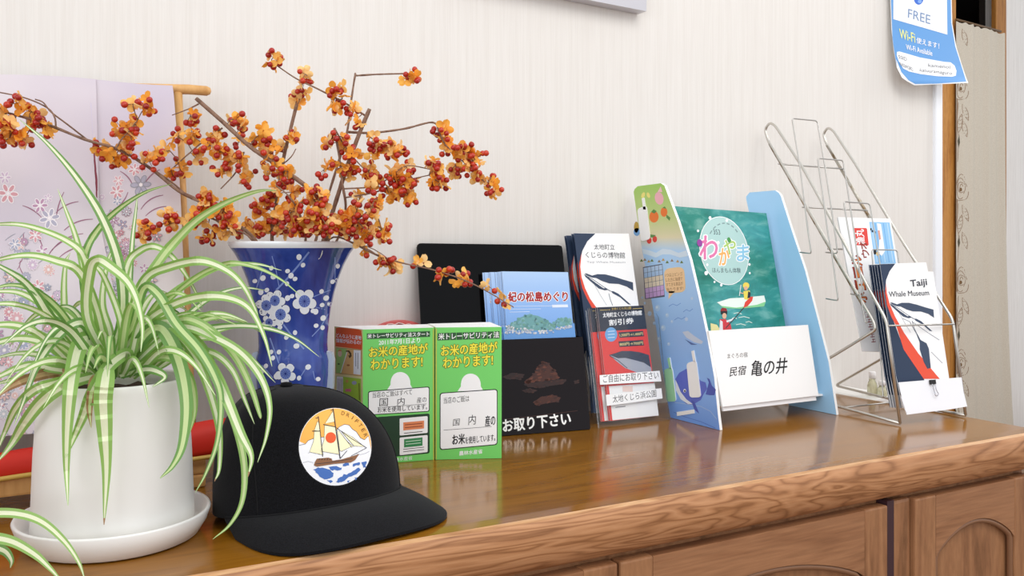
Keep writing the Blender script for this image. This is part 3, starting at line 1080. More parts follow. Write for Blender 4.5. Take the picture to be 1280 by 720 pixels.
for (y, a_, b_) in ((176, '1,500円', '1,400円'), (226, '800円', '700円')):
    q.poly(TP, g([(362, y), (496, y - 8), (502, y + 22), (368, y + 30)]), DN, 2)
    q.text(TP, a_ + '→' + b_, g([(370, y + 25)])[0], g([(496, y + 17)])[0], g([(368, y + 8)])[0], M(240, 220, 150), 3, 0.01)
q.poly(TP, g([(310, 300), (345, 290), (380, 278), (430, 278), (480, 285), (528, 300), (540, 372), (500, 345), (450, 330), (400, 318), (360, 322)]), M(64, 70, 86), 2)
q.poly(TP, g([(318, 302), (360, 318), (400, 316), (450, 328), (500, 342), (540, 368), (545, 400), (470, 398), (400, 372), (350, 334)]), M(168, 172, 184), 3)
q.stroke(TP, g([(314, 304), (360, 330), (410, 372)]), 0.8, M(40, 44, 56), 4)
q.poly(TP, g([(310, 470), (560, 452), (582, 630), (330, 656)]), PAPER, 1)
q.stroke(TP, g([(345, 586), (400, 580)]), 1.0, M(120, 120, 126), 2)
q.rect(TP, *fx1(385, 470), *fx1(440, 500), M(240, 214, 206), 2)
tk = q.build('discount_ticket', origin=P(790, 528, z=T))
tag(tk, 'red and navy discount ticket at the front of the clear stand, whale printed below', 'ticket', 'discount tickets in the clear stand')
for i, (d, dp, lb) in enumerate(((0.001, 0.0035, 'red discount ticket just behind the front one in the clear stand'), (0.010, 0.0085, 'red discount ticket shifted left in the clear stand, behind the pocket edge'), (0.0112, 0.0112, 'rearmost red discount ticket at the left of the clear stand'))):
    c = tk.copy(); COL.objects.link(c)
    c.location = tk.location - TP.n * dp - TP.ex * d + Vector((0, 0, 0.0004))
    c['label'] = lb

# ------------------------------------------------------------------ large brochure stand
XL, XRR = 1.0065, 1.2745
t = thing('brochure_stand', (1.14, 1.16, T), 'large cardboard brochure stand with tall blue sides and a white front panel', 'brochure stand')
SL_ = Plane((XL, 1.1, T), normal=(-1, 0, 0))
m, nt, p = nodemat('sea_print', 0.35, 0.4)
v = coords(nt, (1, 1, 1))
sx = N(nt, 'ShaderNodeSeparateXYZ'); nt.links.new(v, sx.inputs[0])
mr = N(nt, 'ShaderNodeMapRange'); nt.links.new(sx.outputs[2], mr.inputs[0]); mr.inputs[1].default_value = 0.0; mr.inputs[2].default_value = 0.41
nt.links.new(ramp(nt, mr.outputs[0], [(0.0, (122, 164, 238)), (0.3, (154, 196, 248)), (0.70, (180, 216, 250)), (0.76, (226, 216, 178)), (0.84, (196, 210, 140)), (1.0, (158, 204, 92))]), p.inputs['Base Color'])
SEAP = m
outl = [(838, 525.4), (831, 480), (817, 390), (800.5, 300), (792, 240), (793.5, 236), (797, 232.8), (826, 229), (830.5, 232), (847.5, 277.5), (862.5, 325), (873, 370), (883.5, 419), (892.7, 471.7), (897.3, 517.5), (899.8, 539.4)]
q = MB()
q.slab(SL_, outl, 0.0055, SEAP, WHITE)
s = SL_
q.poly(s, [(803, 311), (812, 313), (820, 316), (828, 311), (838, 312), (848, 316), (858, 313), (860, 320), (850, 322), (838, 318), (828, 318), (820, 322), (808, 318), (804, 317)], M(214, 230, 244), 1)
for i, (x, y) in enumerate([(802, 325), (806, 324), (811, 326), (815, 325), (824, 326), (829, 324), (834, 327), (840, 325), (847, 326), (852, 327)]):
    q.poly(s, [(x - 2, y + 2), (x, y - 1.5), (x + 2.2, y + 2)], [M(110, 130, 70), M(150, 130, 110), M(196, 160, 100)][i % 3], 2)
ORG, LEAFG = M(236, 120, 44, 0.4), M(90, 140, 70, 0.4)
q.ellipse(s, 817.5, 271, 5.8, 7.2, ORG, 1); q.ellipse(s, 830, 265, 4.2, 6, ORG, 1)
q.poly(s, [(814, 265), (817, 261.5), (821, 264), (818, 267)], LEAFG, 2); q.poly(s, [(828, 260), (831, 258), (833, 261)], LEAFG, 2)
q.poly(s, [(833, 268), (838, 272), (837, 276), (833, 272)], LEAFG, 1)
q.ellipse(s, 824, 248, 5.4, 8, M(240, 178, 188, 0.4), 1, -12); q.poly(s, [(822, 240), (826, 233), (828, 240)], M(244, 196, 200), 2)
q.ellipse(s, 811.5, 300.5, 3, 4.2, M(222, 66, 56, 0.4), 1); q.ellipse(s, 818.5, 299, 2.8, 4, M(222, 66, 56, 0.4), 1)
q.poly(s, [(809, 296), (813, 293), (820, 294), (816, 297)], LEAFG, 2)
q.ellipse(s, 804, 244, 2.2, 3.8, M(238, 226, 130), 1, 20); q.ellipse(s, 810.5, 244, 2, 3.6, M(238, 226, 130), 1, -20)
q.ellipse(s, 795.5, 284, 3, 7, M(196, 160, 70), 1); q.ellipse(s, 796, 290, 4, 5, M(120, 170, 220), 1)
q.poly(s, [(803.6, 334), (828, 329.6), (831, 371), (806.4, 374)], M(90, 90, 110), 1)
for j, c3 in enumerate(((186, 210, 238), (176, 204, 236), (230, 214, 190), (232, 218, 196), (210, 174, 220), (204, 166, 216))):
    for i in range(5):
        x0, y0 = 804.6 + i * 4.7 + j * 0.47, 335 - i * 0.85 + j * 6.4
        q.poly(s, [(x0, y0), (x0 + 4.3, y0 - 0.8), (x0 + 4.6, y0 + 5.2), (x0 + 0.4, y0 + 6.0)], M(*c3, 0.4), 2)
BUB = M(244, 206, 156, 0.4)
rbox(q, s, [(829.6, 336), (855, 333), (857.6, 365), (832, 367)], 8, BUB, 2)
q.poly(s, [(836, 364), (844, 364), (835.6, 374)], BUB, 2)
for k, tx in enumerate(('1つ以上ビンゴ', 'した方に抽選で', 'すてきな賞品が', '当たります!')):
    q.text(s, tx, (832 + 0.5 * k, 346.4 + 6.0 * k), (853 + 0.4 * k, 344.4 + 6.0 * k), (831.8 + 0.5 * k, 341.8 + 6.0 * k), M(150, 96, 60), 3)
for cx0, cy0, w_ in ((846, 381, 10), (862, 388, 8), (852, 398, 9)):
    q.stroke(s, [(cx0 - w_, cy0 + 2), (cx0 - w_ / 2, cy0 - 1), (cx0, cy0 + 1), (cx0 + w_ / 2, cy0 - 2)], 0.7, M(110, 150, 222), 1)
for cx0, cy0, r0 in ((865, 373, 1.6), (858, 399, 2), (803, 372, 1.2), (806, 379, 1.4), (868, 470, 1.6)):
    q.ellipse(s, cx0, cy0, r0, r0 * 1.2, M(196, 216, 244), 1)
for (x_, y_, r_) in ((812, 392, 2.4), (822, 385, 3.2), (834, 394, 2.2), (818, 404, 1.8), (829, 410, 3.0), (840, 402, 1.6), (824, 424, 2.4), (836, 430, 1.8)):
    q.ellipse(s, x_, y_, r_, r_ * 1.25, M(186, 214, 248, 0.4), 1)
    q.ellipse(s, x_ - r_ * 0.25, y_ - r_ * 0.3, r_ * 0.45, r_ * 0.5, M(220, 236, 252, 0.4), 2)
FISH = M(204, 216, 234, 0.4)
q.poly(s, [(853, 415), (860, 413.6), (868, 420), (879, 427), (877, 430), (868, 428), (858, 422)], FISH, 1)
q.poly(s, [(856, 424), (866, 429), (872, 431), (864, 431)], M(84, 110, 170), 1)
WB, WB2 = M(96, 110, 206, 0.4), M(80, 92, 184, 0.4)
q.poly(s, [(844, 474), (849, 466), (858, 461), (868, 466), (876, 476), (882, 478), (884, 486), (880, 492), (876, 500), (866, 506), (858, 505), (850, 497)], WB, 1)
q.poly(s, [(884, 486), (886, 478), (883.6, 472), (887, 474), (890, 482), (895, 487), (893, 494), (887, 494), (882, 493)], WB2, 1)
q.poly(s, [(844, 474), (847, 480), (851, 490), (858, 499), (866, 505), (860, 505), (851, 499), (845, 488)], M(232, 236, 244, 0.4), 2)
q.ellipse(s, 856, 488.4, 1.7, 2.2, WPRINT, 3); q.ellipse(s, 856.2, 488.8, 1.0, 1.4, INK, 4)
q.poly(s, [(864, 500), (868, 502), (873, 514), (874, 517), (868, 512)], WB2, 3)
q.stroke(s, [(843, 503), (858, 505), (876, 508), (888, 514), (896, 524)], 0.8, M(170, 196, 240), 1)
q.stroke(s, [(842, 515), (856, 521), (876, 527), (894, 535)], 0.6, M(80, 110, 200), 1)
q.build('side_panel', t)
# cut tabs standing off the panel
def tab(name, body, stick, mat):
    k = MB()
    k.slab(SL_.back(-0.0016), body, 0.0015, mat, WHITE)
    k.slab(SL_.back(-0.0016), stick, 0.0015, mat, WHITE)
    k.build(name, t)
def rnd(q4, r):
    pts = []
    for i in range(4):
        a, b_, c = Vector(q4[i - 1]), Vector(q4[i]), Vector(q4[(i + 1) % 4])
        p0, p1 = b_ + (a - b_).normalized() * r, b_ + (c - b_).normalized() * r
        for kk in range(5):
            tt = kk / 4
            p = p0 * (1 - tt) ** 2 + b_ * 2 * tt * (1 - tt) + p1 * tt * tt
            pts.append((p.x, p.y))
    return pts
tab('tab', rnd([(796.4, 261), (808, 257), (812.6, 299), (801, 302)], 4), [(802, 248), (805, 247), (807.4, 262), (804, 262)], WHITE)
tab('tab', rnd([(858, 454), (870, 450.4), (876, 496.6), (862, 497)], 4), [(864, 439), (867, 438), (869.4, 452), (866.4, 452)], WHITE)
tab('tab', rnd([(829.4, 462), (840, 459), (845, 502), (833, 502)], 4), [(834, 448), (837, 447), (839.4, 461), (836.4, 461)], M(170, 226, 180, 0.4))
k = MB(); k.slab(SL_.back(-0.0012), [(845.8, 515), (867.4, 511.8), (868, 516.6), (846.2, 520)], 0.001, WHITE); k.build('tab', t)
SR_ = Plane((XRR, 1.1, T), normal=(-1, 0, 0))
PB = M(170, 218, 255, 0.4)
q = MB()
q.slab(SR_, [(986, 507.4), (978, 460), (955, 352), (933, 250), (932.6, 246), (937, 240.6), (969, 238), (973.4, 241), (976, 245), (988.5, 284.6), (1006, 337), (1022.6, 401), (1035.6, 452), (1045.6, 519)], 0.0055, PB, WHITE)
q.build('side_panel', t)
q = MB()
x0, x1 = XL + 0.0058, XRR - 0.0006
bz = lambda y, z: Vector((0, y, z))
q.prism([(x0, 1.222, T + 0.03), (x1, 1.222, T + 0.03), (x1, 1.295, T + 0.30), (x0, 1.295, T + 0.30)], (0, 0.003, 0), WHITE)
q.build('back_board', t)
q = MB()
q.box((x0, 1.128, T + 0.030), (x1, 1.2215, T + 0.033), WHITE)
q.build('shelf', t)
FP = Plane((1.012, 1.104, T + 0.03), 2, 11)
q = MB()
fpq = [(885.5, 413.6), (1010, 406), (1023.2, 494.2), (903.4, 508.6)]
q.slab(FP, fpq, 0.003, WHITE)
BR = M(26, 26, 28, 0.6)
q.text(FP, 'まぐろの宿', (909.4, 448.4), (934.6, 446.4), (909, 442), BR, 1)
q.text(FP, '民宿', (911.6, 471), (931.6, 468.4), (913, 459), BR, 1, 0.01)
q.text(FP, '亀の井', (938, 471), (983, 466.4), (940, 451), BR, 1, 0.012)
q.build('front_panel', t)
q = MB()
q.slab(FP.back(0.0045), [(886, 415), (1009, 408), (1020.5, 500.4), (904.4, 514)], 0.004, M(244, 244, 246, 0.5))
q.build('front_lining', t)

# the sea brochure standing in it
m, nt, p = nodemat('green_water_print', 0.3, 0.4)
v = coords(nt, (26, 26, 60))
nz = noise(nt, v, 1, 5, 0.6, 0.5)
v2 = coords(nt, (6, 6, 6), (0.3, 0, 0.1))
n2 = noise(nt, v2, 1, 2, 0.5)
c1 = ramp(nt, nz, [(0.3, (22, 116, 112)), (0.52, (56, 156, 150)), (0.72, (146, 206, 198))])
c2 = ramp(nt, n2, [(0.35, (20, 112, 84)), (0.6, (84, 170, 180))])
nt.links.new(mixcol(nt, c1, c2, 0.5), p.inputs['Base Color'])
WATER = m
BP = Plane((1.02, 1.165, T + 0.034), 0, 15)
q = MB()
q.slab(BP, [(836, 257.2), (842, 257.6), (958, 266.6), (986, 432), (872, 438)], 0.0035, WATER, PAPER)
s = BP
TEAL = M(178, 212, 208, 0.4)
q.ellipse(s, 905, 313.5, 30, 43.6, WPRINT, 2, -14, 40)
q.ellipse(s, 905, 313.5, 29.2, 42.8, TEAL, 3, -14, 40)
for (x, y, r0) in ((887.4, 272.5, 1.8), (908.4, 275.6, 1.6), (872.4, 288.6, 1.4), (936.6, 330.6, 1.4), (937, 341.4, 1.2), (882.6, 341.4, 2.2), (893, 352.4, 1.2), (901.4, 356.4, 1.5), (884, 331, 1.4), (897.6, 303.5, 1.8)):
    q.ellipse(s, x, y, r0, r0 * 1.2, WPRINT, 4)
for tx, bl, br, hh, c3 in (('わ', (874.6, 324), (896.6, 323.6), 29, (226, 120, 170)), ('か', (898.6, 332), (911.4, 330.6), 21, (240, 176, 96)), ('や', (904.6, 318.6), (919, 317.6), 20, (172, 204, 110)), ('ま', (921, 326.6), (936, 325.6), 20, (140, 198, 226))):
    outlined(q, s, tx, bl, br, hh, M(*c3, 0.4), WPRINT, 5, 0.02, 0.07)
q.ellipse(s, 874.3, 303.8, 3.3, 4.8, M(150, 60, 156, 0.4), 8, -10)
q.ellipse(s, 911, 300, 2.2, 3.4, M(70, 150, 76, 0.4), 8, -14)
q.text(s, '353', (892, 293), (900.4, 293.6), (891, 286.6), M(60, 76, 84), 4)
q.text(s, 'ほんまもん体験', (890.6, 341), (926, 341.4), (890, 334.4), M(60, 76, 84), 4)
for k in range(7):
    a0 = -2.5 + k * 0.27
    q.stroke(s, [(905 + 22 * math.cos(a0), 312 + 33 * math.sin(a0)), (905 + 22 * math.cos(a0 + 0.16), 312 + 33 * math.sin(a0 + 0.16))], 1.4, M(130, 156, 156), 4)
q.poly(s, [(896, 378), (912, 373), (930, 372), (955, 369.4), (957, 377), (946, 381), (920, 384.6), (902, 382.4)], M(236, 244, 236), 4)
q.poly(s, [(897, 379), (902, 382.4), (920, 384.6), (946, 381), (957, 377), (955, 383), (924, 386), (904, 385)], M(140, 212, 150), 5)
q.ellipse(s, 932.4, 357, 4, 4, M(240, 214, 90), 5); q.ellipse(s, 932, 360.4, 2.4, 2.6, M(226, 178, 148), 6)
q.poly(s, [(929, 364), (937, 363), (938, 372), (935, 375), (930, 374)], M(238, 216, 90), 5)
q.poly(s, [(935, 364), (938, 366), (937.6, 372), (934, 373)], M(44, 46, 60), 6)
q.stroke(s, [(926, 356), (924, 370)], 0.9, M(230, 232, 230), 6)
q.stroke(s, [(929, 367), (925, 366)], 1.2, M(226, 178, 148), 7)
q.poly(s, [(888, 404), (896, 406), (900, 412), (899, 420), (889, 420)], M(240, 226, 160), 4)
q.ellipse(s, 904.6, 389, 4.2, 4.6, M(150, 38, 40), 5); q.poly(s, [(900.4, 389), (909, 389), (908.6, 393), (901, 393)], M(36, 30, 34), 6)
q.ellipse(s, 905.2, 395, 2.7, 3.6, M(226, 178, 148), 7)
q.poly(s, [(899.4, 399), (907, 399), (913, 405), (916, 420), (899, 420)], M(214, 58, 70), 5)
q.poly(s, [(900, 400), (903, 402), (903.6, 420), (898, 420)], M(232, 232, 236), 6)
q.stroke(s, [(908, 402), (917, 399)], 2.4, M(232, 232, 236), 6)
q.stroke(s, [(907, 410), (918, 398), (930, 384)], 1.2, M(60, 60, 66), 7)
q.poly(s, [(929, 385), (931, 378), (938, 371), (941, 371), (940, 376), (934, 383)], M(226, 70, 56), 8)
for (x, y, w_) in ((922, 392, 10), (930, 397, 14), (936, 403, 8), (926, 406, 12), (918, 398, 6)):
    q.stroke(s, [(x - w_ / 2, y), (x, y - 1.2), (x + w_ / 2, y + 0.6)], 0.9, M(220, 236, 224), 4)
o = q.build('brochure', origin=P(925, 500, Y=1.165))
tag(o, 'teal sea brochure with a round pale logo and two kayaks, in the blue stand', 'brochure')
# ------------------------------------------------------------------ wire rack at the counter's end
WIRE = M(206, 202, 194, 0.28, 0.85)
WIRE_T = M(190, 187, 182, 0.3, 0.8)
m, nt, p = nodemat('worn_wire', 0.35, 0.4)
p.inputs['Metallic'].default_value = 0.8
v = coords(nt, (60, 60, 60))
nt.links.new(ramp(nt, noise(nt, v, 1, 3), [(0.42, (186, 182, 172)), (0.6, (150, 128, 100)), (0.75, (110, 86, 60))]), p.inputs['Base Color'])
RUST = m
PSI = -7
ex_r = Vector((math.cos(math.radians(PSI)), math.sin(math.radians(PSI)), 0))
nb_r = Vector((-ex_r.y, ex_r.x, 0))
FL_ = P(1125, 530, z=T + 0.003)
FR_ = P(1207, 520, z=T + 0.003)
LS = Plane(FL_, normal=-ex_r)
RS = Plane(FR_, normal=-ex_r)
t = thing('wire_rack', (1.40, 1.12, T), 'tiered wire leaflet rack with rusty rods leaning toward the wall', 'wire rack')
def loop(pl, px, name):
    pts = [pl.hit(u, v)[0] for u, v in px]
    pts = [Vector((a.x, min(a.y, WALL - 0.0035), max(a.z, T + 0.003))) for a in pts]
    pts.append(pts[0])
    q = MB(); q.tube(fillet(pts, 0.012), 0.0026, WIRE, 8); q.build(name, t)
    return pts
lp = loop(LS, [(1125, 529), (1048, 508), (962, 486), (1038, 447), (1095, 412), (1092, 402), (960, 176), (956, 162), (962, 153), (969, 157), (1003, 209), (1051, 296), (1108, 401)], 'side_frame')
rp = loop(RS, [(1207, 519), (1168, 512.5), (1044, 482), (1101, 449), (1164, 411), (1160, 402), (1032, 178), (1029, 167), (1035, 159), (1042, 164), (1073, 211), (1126.7, 300), (1191, 400)], 'side_frame')
def rod(a, b_, r=0.0016, name='crossbar', mat=None):
    q = MB(); q.tube([a, b_], r, mat or WIRE_T, 6); q.build(name, t)
# rusty back runs of the two frames, drawn as thin sleeves of rust
for pl, a, b_ in ((LS, (962, 180), (1080, 384)), (RS, (1034, 182), (1096, 287))):
    q = MB(); q.tube([pl.hit(*a)[0], pl.hit(*b_)[0]], 0.0029, RUST, 8); q.build('rust_patch', t)
for a, b_ in (((975, 205), (1053, 211)), ((1005, 259), (1083, 263)), ((1037, 311), (1112, 313))):
    rod(LS.hit(*a)[0] - ex_r * 0.004, RS.hit(*b_)[0] + ex_r * 0.003, 0.0016)
rod(LS.hit(1109, 407)[0] - nb_r * 0.003, RS.hit(1191, 405)[0] - nb_r * 0.003, 0.0016)
rod(lp[0] + Vector((0, 0, 0.004)) + nb_r * 0.13, rp[0] + Vector((0, 0, 0.004)) + nb_r * 0.13, 0.0016)
def tier(anchor, fwd, px, lean=9):
    pl = Plane(anchor - nb_r * fwd, PSI, lean)
    pts = [pl.hit(u, v)[0] for u, v in px]
    q = MB()
    lo, hi = pts[0], pts[-1]
    path = [lo + nb_r * fwd + Vector((0, 0, 0.002))] + pts + [hi + nb_r * fwd + Vector((0, 0, 0.002))]
    q.tube(fillet(path, 0.006), 0.00125, WIRE_T, 6)
    q.build('pocket_wire', t)
tier(LS.hit(1037, 312)[0], 0.03, [(1014.4, 317), (1011, 295), (1000, 209), (990, 148), (1021.6, 151), (1031, 207), (1044.5, 296), (1047, 317)])
tier(LS.hit(1064, 359)[0], 0.03, [(1048, 376), (1040, 317), (1035.5, 295), (1022, 198), (1054, 200.5), (1064.4, 269), (1072, 320), (1079, 370)])
tier(LS.hit(1088, 398)[0], -0.004, [(1082, 404), (1066, 320), (1054.4, 252), (1087, 254.6), (1100, 330), (1112, 400)])
tier(FL_ + nb_r * 0.050, 0.012, [(1104, 498), (1098, 400), (1089.4, 312), (1121.6, 312.6), (1132, 400), (1142, 496)], 11)

# leaflet with the sideways title in the third tier
W2 = Plane(LS.hit(1056, 348)[0] + nb_r * 0.008, -20, 13)
q = MB()
SKY = M(150, 200, 240, 0.4)
q.slab(W2, [(1047.5, 271.4), (1113, 273.4), (1140, 436), (1099, 439.6), (1078.6, 439)], 0.004, PAPER, M(236, 236, 238))
s = W2
rbox(q, s, [(1066, 285), (1083.6, 285), (1086, 307), (1069, 306.6)], 2, M(226, 66, 58, 0.4), 1)
q.text(s, '漁丸', (1081.5, 305.6), (1079.5, 286.6), (1070, 305.2), WPRINT, 2, 0.02)
q.poly(s, [(1086.4, 277.4), (1112, 278), (1120, 330), (1094, 330)], SKY, 1)
for k in range(5):
    q.stroke(s, [(1089 + 5 * k, 279), (1092 + 5 * k, 300), (1096.5 + 5 * k, 328)], 0.9, M(112, 170, 224) if k % 2 else M(196, 224, 246), 2)
q.poly(s, [(1096, 279), (1101, 280), (1104, 300), (1106, 314), (1102, 320), (1098, 316), (1099, 300)], PAPER, 3)
q.poly(s, [(1097, 288), (1099.6, 288), (1101, 299), (1099, 300)], M(226, 160, 140), 4)
for (x, y) in ((1088.6, 286.6), (1090.4, 289), (1093.6, 290.6)):
    q.ellipse(s, x, y, 1.0, 1.6, INK, 4)
q.ellipse(s, 1093.6, 315, 1.8, 3.4, INK, 3); q.ellipse(s, 1097.4, 317, 2.2, 3.0, M(228, 190, 120), 3)
ORT, ORE = M(224, 128, 60, 0.4), M(150, 50, 40, 0.4)
for tx, (x, y) in zip('ホエール', ((1083.5, 377.5), (1081.6, 361.6), (1079, 346), (1077, 331.4))):
    q.text(s, tx, (x + 1.0, y + 0.6), (x - 1.6, y - 12.4), (x - 11, y + 1.2), ORE, 2, 0.05)
    q.text(s, tx, (x, y), (x - 2, y - 11.6), (x - 9.4, y + 0.8), ORT, 3, 0.01)
for tx, (x, y) in zip('ウォ', ((1087, 321.6), (1084.6, 311))):
    q.text(s, tx, (x, y), (x - 2, y - 10), (x - 9, y + 0.8), ORE, 2, 0.03)
for k in range(7):
    x, y = 1094.6 - 1.3 * k, 427 - 6.2 * k
    q.stroke(s, [(x - 5.4, y + 0.4), (x, y)], 0.9, M(150, 54, 60), 2)
    q.stroke(s, [(x - 4.4, y - 2.6), (x - 0.6, y - 3)], 0.8, M(150, 54, 60), 2)
    q.stroke(s, [(x - 3, y + 1), (x - 3.4, y - 3.6)], 0.7, M(150, 54, 60), 2)
o = q.build('tour_leaflet', origin=P(1092, 440, Y=1.12))
tag(o, 'white tour leaflet with sideways orange title and red stamp, in the wire rack', 'leaflet')

# museum leaflets in the front tier
TJ = Plane(FL_ + nb_r * 0.0085 + Vector((0, 0, 0.0)), PSI, 11)
def aff(src, dst):
    (x0, y0), (x1, y1), (x2, y2) = src
    det = (x1 - x0) * (y2 - y0) - (x2 - x0) * (y1 - y0)
    def f(x, y):
        a = ((x - x0) * (y2 - y0) - (x2 - x0) * (y - y0)) / det
        b_ = ((x1 - x0) * (y - y0) - (x - x0) * (y1 - y0)) / det
        return tuple(dst[0][i] + a * (dst[1][i] - dst[0][i]) + b_ * (dst[2][i] - dst[0][i]) for i in (0, 1))
    return f
fx2 = aff([(163, 69), (243, 372), (606, 436)], [(1099.7, 330), (1112.5, 378.3), (1167, 386.7)])
q = MB()
q.slab(TJ, [(1099.7, 330), (1157.6, 328), (1160, 339.4), (1166.6, 339.6), (1186, 470), (1190, 505), (1127, 510), (1120, 470)], 0.0012, PAPER, M(60, 74, 98))
q.poly(TJ, [(1099.9, 330.2), (1119, 329.6), (1112, 339), (1107.6, 350), (1106.6, 362), (1108, 375), (1112, 390), (1118, 404), (1130, 436), (1154.6, 473), (1160, 488), (1125.4, 494), (1120.2, 470)], NAVY, 1)
q.poly(TJ, [(1107.6, 354), (1106.4, 366), (1108.6, 381), (1114, 396), (1120.6, 408), (1129.4, 436.6), (1154.5, 473.6), (1174.6, 473.6), (1148, 442), (1130, 416), (1119, 396), (1112, 380), (1108.4, 366)], M(234, 84, 58, 0.5), 2)
whale(q, TJ, fx2, 604)
q.poly(TJ, [(1143, 411), (1150.6, 425), (1158, 429), (1161, 436), (1162, 446), (1163.4, 460), (1159, 461), (1154.5, 452.5), (1149.6, 437), (1149.4, 428)], M(60, 74, 98, 0.5), 3)
q.stroke(TJ, [(1128, 398), (1137, 402), (1150, 425)], 0.5, M(60, 74, 98, 0.5), 3)
q.stroke(TJ, [(1140, 402), (1160, 416), (1174, 425)], 0.5, M(90, 100, 120), 3)
q.stroke(TJ, [(1164, 440), (1178, 454)], 0.5, M(120, 130, 144), 3)
q.text(TJ, 'Taiji', (1138.6, 361), (1159, 358.8), (1137.4, 350.4), M(70, 72, 80), 3, 0.03)
q.text(TJ, 'Whale Museum', (1111.4, 371.2), (1161.4, 369), (1110.6, 364.6), M(70, 72, 80), 3, 0.015)
tj = q.build('museum_leaflet', origin=P(1150, 520, z=T))
tag(tj, 'white leaflet with large English title and diving whale, front of the wire rack', 'leaflet', 'whale leaflets in the wire rack')
for i, (d, lb) in enumerate(((0.002, 'navy-edged whale leaflet just behind the front one in the wire rack'), (0.0035, 'navy-edged whale leaflet in the middle of the wire rack pile'), (0.005, 'navy-edged whale leaflet second from the back of the wire rack pile'), (0.0065, 'rearmost navy-edged whale leaflet in the wire rack pile'))):
    c = tj.copy(); COL.objects.link(c)
    c.location = tj.location - TJ.n * (0.0046 * (i + 1)) - TJ.ex * d + Vector((0, 0, 0.0006 * i))
    c['label'] = lb
# folded white paper clipped over the front
WP = Plane(FL_ - nb_r * 0.006, PSI, 11)
q = MB()
pp = [(1123, 478), (1160, 475), (1202, 471.6), (1204.6, 490), (1209, 508), (1186, 512), (1160, 515), (1133.6, 518.4), (1128, 500)]
q.slab(WP, pp, 0.0006, M(244, 245, 250, 0.7))
q.stroke(WP, [(1126, 495), (1130, 510), (1134, 517)], 0.5, M(226, 228, 234, 0.7), 1)
o = q.build('folded_paper', origin=P(1165, 520, z=T + 0.01))
tag(o, 'blank white folded paper clipped across the bottom front of the wire rack', 'paper')
CP = WP.back(-0.001)
t2 = thing('binder_clip', CP.hit(1167, 478)[0], 'small black binder clip on the top edge of the blank white paper', 'binder clip')
q = MB(); q.slab(WP.back(-0.0035), [(1162.6, 475), (1169.6, 474.4), (1170.4, 480), (1163.4, 480.6)], 0.0024, M(26, 24, 26, 0.3)); q.build('body', t2)
q = MB()
pl = WP.back(-0.0042)
q.tube(smooth_path([pl.hit(u, v)[0] for u, v in ((1165, 480), (1167, 487), (1168, 490), (1169, 494), (1171.4, 494.6), (1173, 492.4), (1171.4, 489.6), (1170, 486), (1169, 480))], 5), 0.0007, M(190, 190, 196, 0.2, 1.0), 6)
q.build('wire_handle', t2)

# low shelf with two little glass bottles behind the counter's end
SB = P(1092, 497, z=T - 0.002)
q = MB(); q.box((XR + 0.004, SB.y - 0.012, T - 0.014), (SB.x + 0.075, WALL - 0.0005, T - 0.003), M(240, 238, 234, 0.5), 0.002)
q.box((SB.x - 0.06, WALL - 0.03, T - 0.06), (SB.x - 0.045, WALL - 0.0005, T - 0.014), M(240, 238, 234, 0.5))
q.box((SB.x + 0.045, WALL - 0.03, T - 0.06), (SB.x + 0.06, WALL - 0.0005, T - 0.014), M(240, 238, 234, 0.5))
o = q.build('wall_shelf', origin=(SB.x, WALL - 0.03, T - 0.014))
tag(o, 'narrow white wall shelf low behind the wire rack, holding two little bottles', 'shelf')
m, nt, p = nodemat('yellowish_glass', 0.15, 0.5)
p.inputs['Base Color'].default_value = (lin(226), lin(222), lin(190), 1)
p.inputs['Transmission Weight'].default_value = 0.6
GLS = m
for (u, v, k, lb) in ((1094.6, 495, 1.0, 'little pale yellow glass bottle with white cap behind the wire rack'), (1107, 496.5, 0.66, 'shorter glass bottle beside the white-capped one behind the wire rack')):
    c = P(u, v, z=T - 0.003)
    c = Vector((c.x, c.y + 0.008, T - 0.0028))
    t2 = thing('glass_bottle', c, lb, 'bottle', 'bottles on the low shelf')
    q = MB(); q.lathe([(0.0001, 0), (0.008, 0), (0.0098, 0.002), (0.0098, 0.020 * k), (0.008, 0.026 * k), (0.0062, 0.029 * k), (0.0062, 0.034 * k), (0.0001, 0.034 * k)], c, GLS, 20); q.build('body', t2)
    q = MB(); q.lathe([(0.0001, 0.034 * k), (0.0068, 0.034 * k), (0.0068, 0.046 * k), (0.0055, 0.0475 * k), (0.0001, 0.0475 * k)], c, M(244, 240, 238, 0.4), 20); q.build('cap', t2)

# ------------------------------------------------------------------ wi-fi notice and picture on the wall
rows = [((1108, -46), (1187, -52), 0.0), ((1111, -20), (1188.4, -24), 0.0), ((1113, 0), (1189.6, 0), 0.0), ((1114.4, 38), (1190.4, 30), 0.003), ((1117, 62), (1195.6, 59), 0.008), ((1121, 84), (1203, 83), 0.014), ((1127.4, 97), (1207.4, 96), 0.019), ((1134, 101.6), (1209.4, 101), 0.022), ((1143, 106.6), (1210.4, 103.6), 0.024)]
vs, NXW = [], 14
sub = []
for a, b_ in zip(rows, rows[1:]):
    for k in range(4):
        w = k / 4
        sub.append(tuple(tuple(a[i][j] * (1 - w) + b_[i][j] * w for j in (0, 1)) for i in (0, 1)) + (a[2] * (1 - w) + b_[2] * w,))
sub.append(rows[-1])
for L, R, off in sub:
    for i in range(NXW + 1):
        s_ = i / NXW
        u, v = L[0] + (R[0] - L[0]) * s_, L[1] + (R[1] - L[1]) * s_
        vs.append(P(u, v, Y=WALL - 0.012 - off - 0.02 * s_))
fs = [(j * (NXW + 1) + i, j * (NXW + 1) + i + 1, (j + 1) * (NXW + 1) + i + 1, (j + 1) * (NXW + 1) + i) for j in range(len(sub) - 1) for i in range(NXW)]
WS = Skin(vs, fs)
q = MB()
WBLUE = M(98, 158, 220, 0.4)
q.add(vs, fs, PAPER, True)
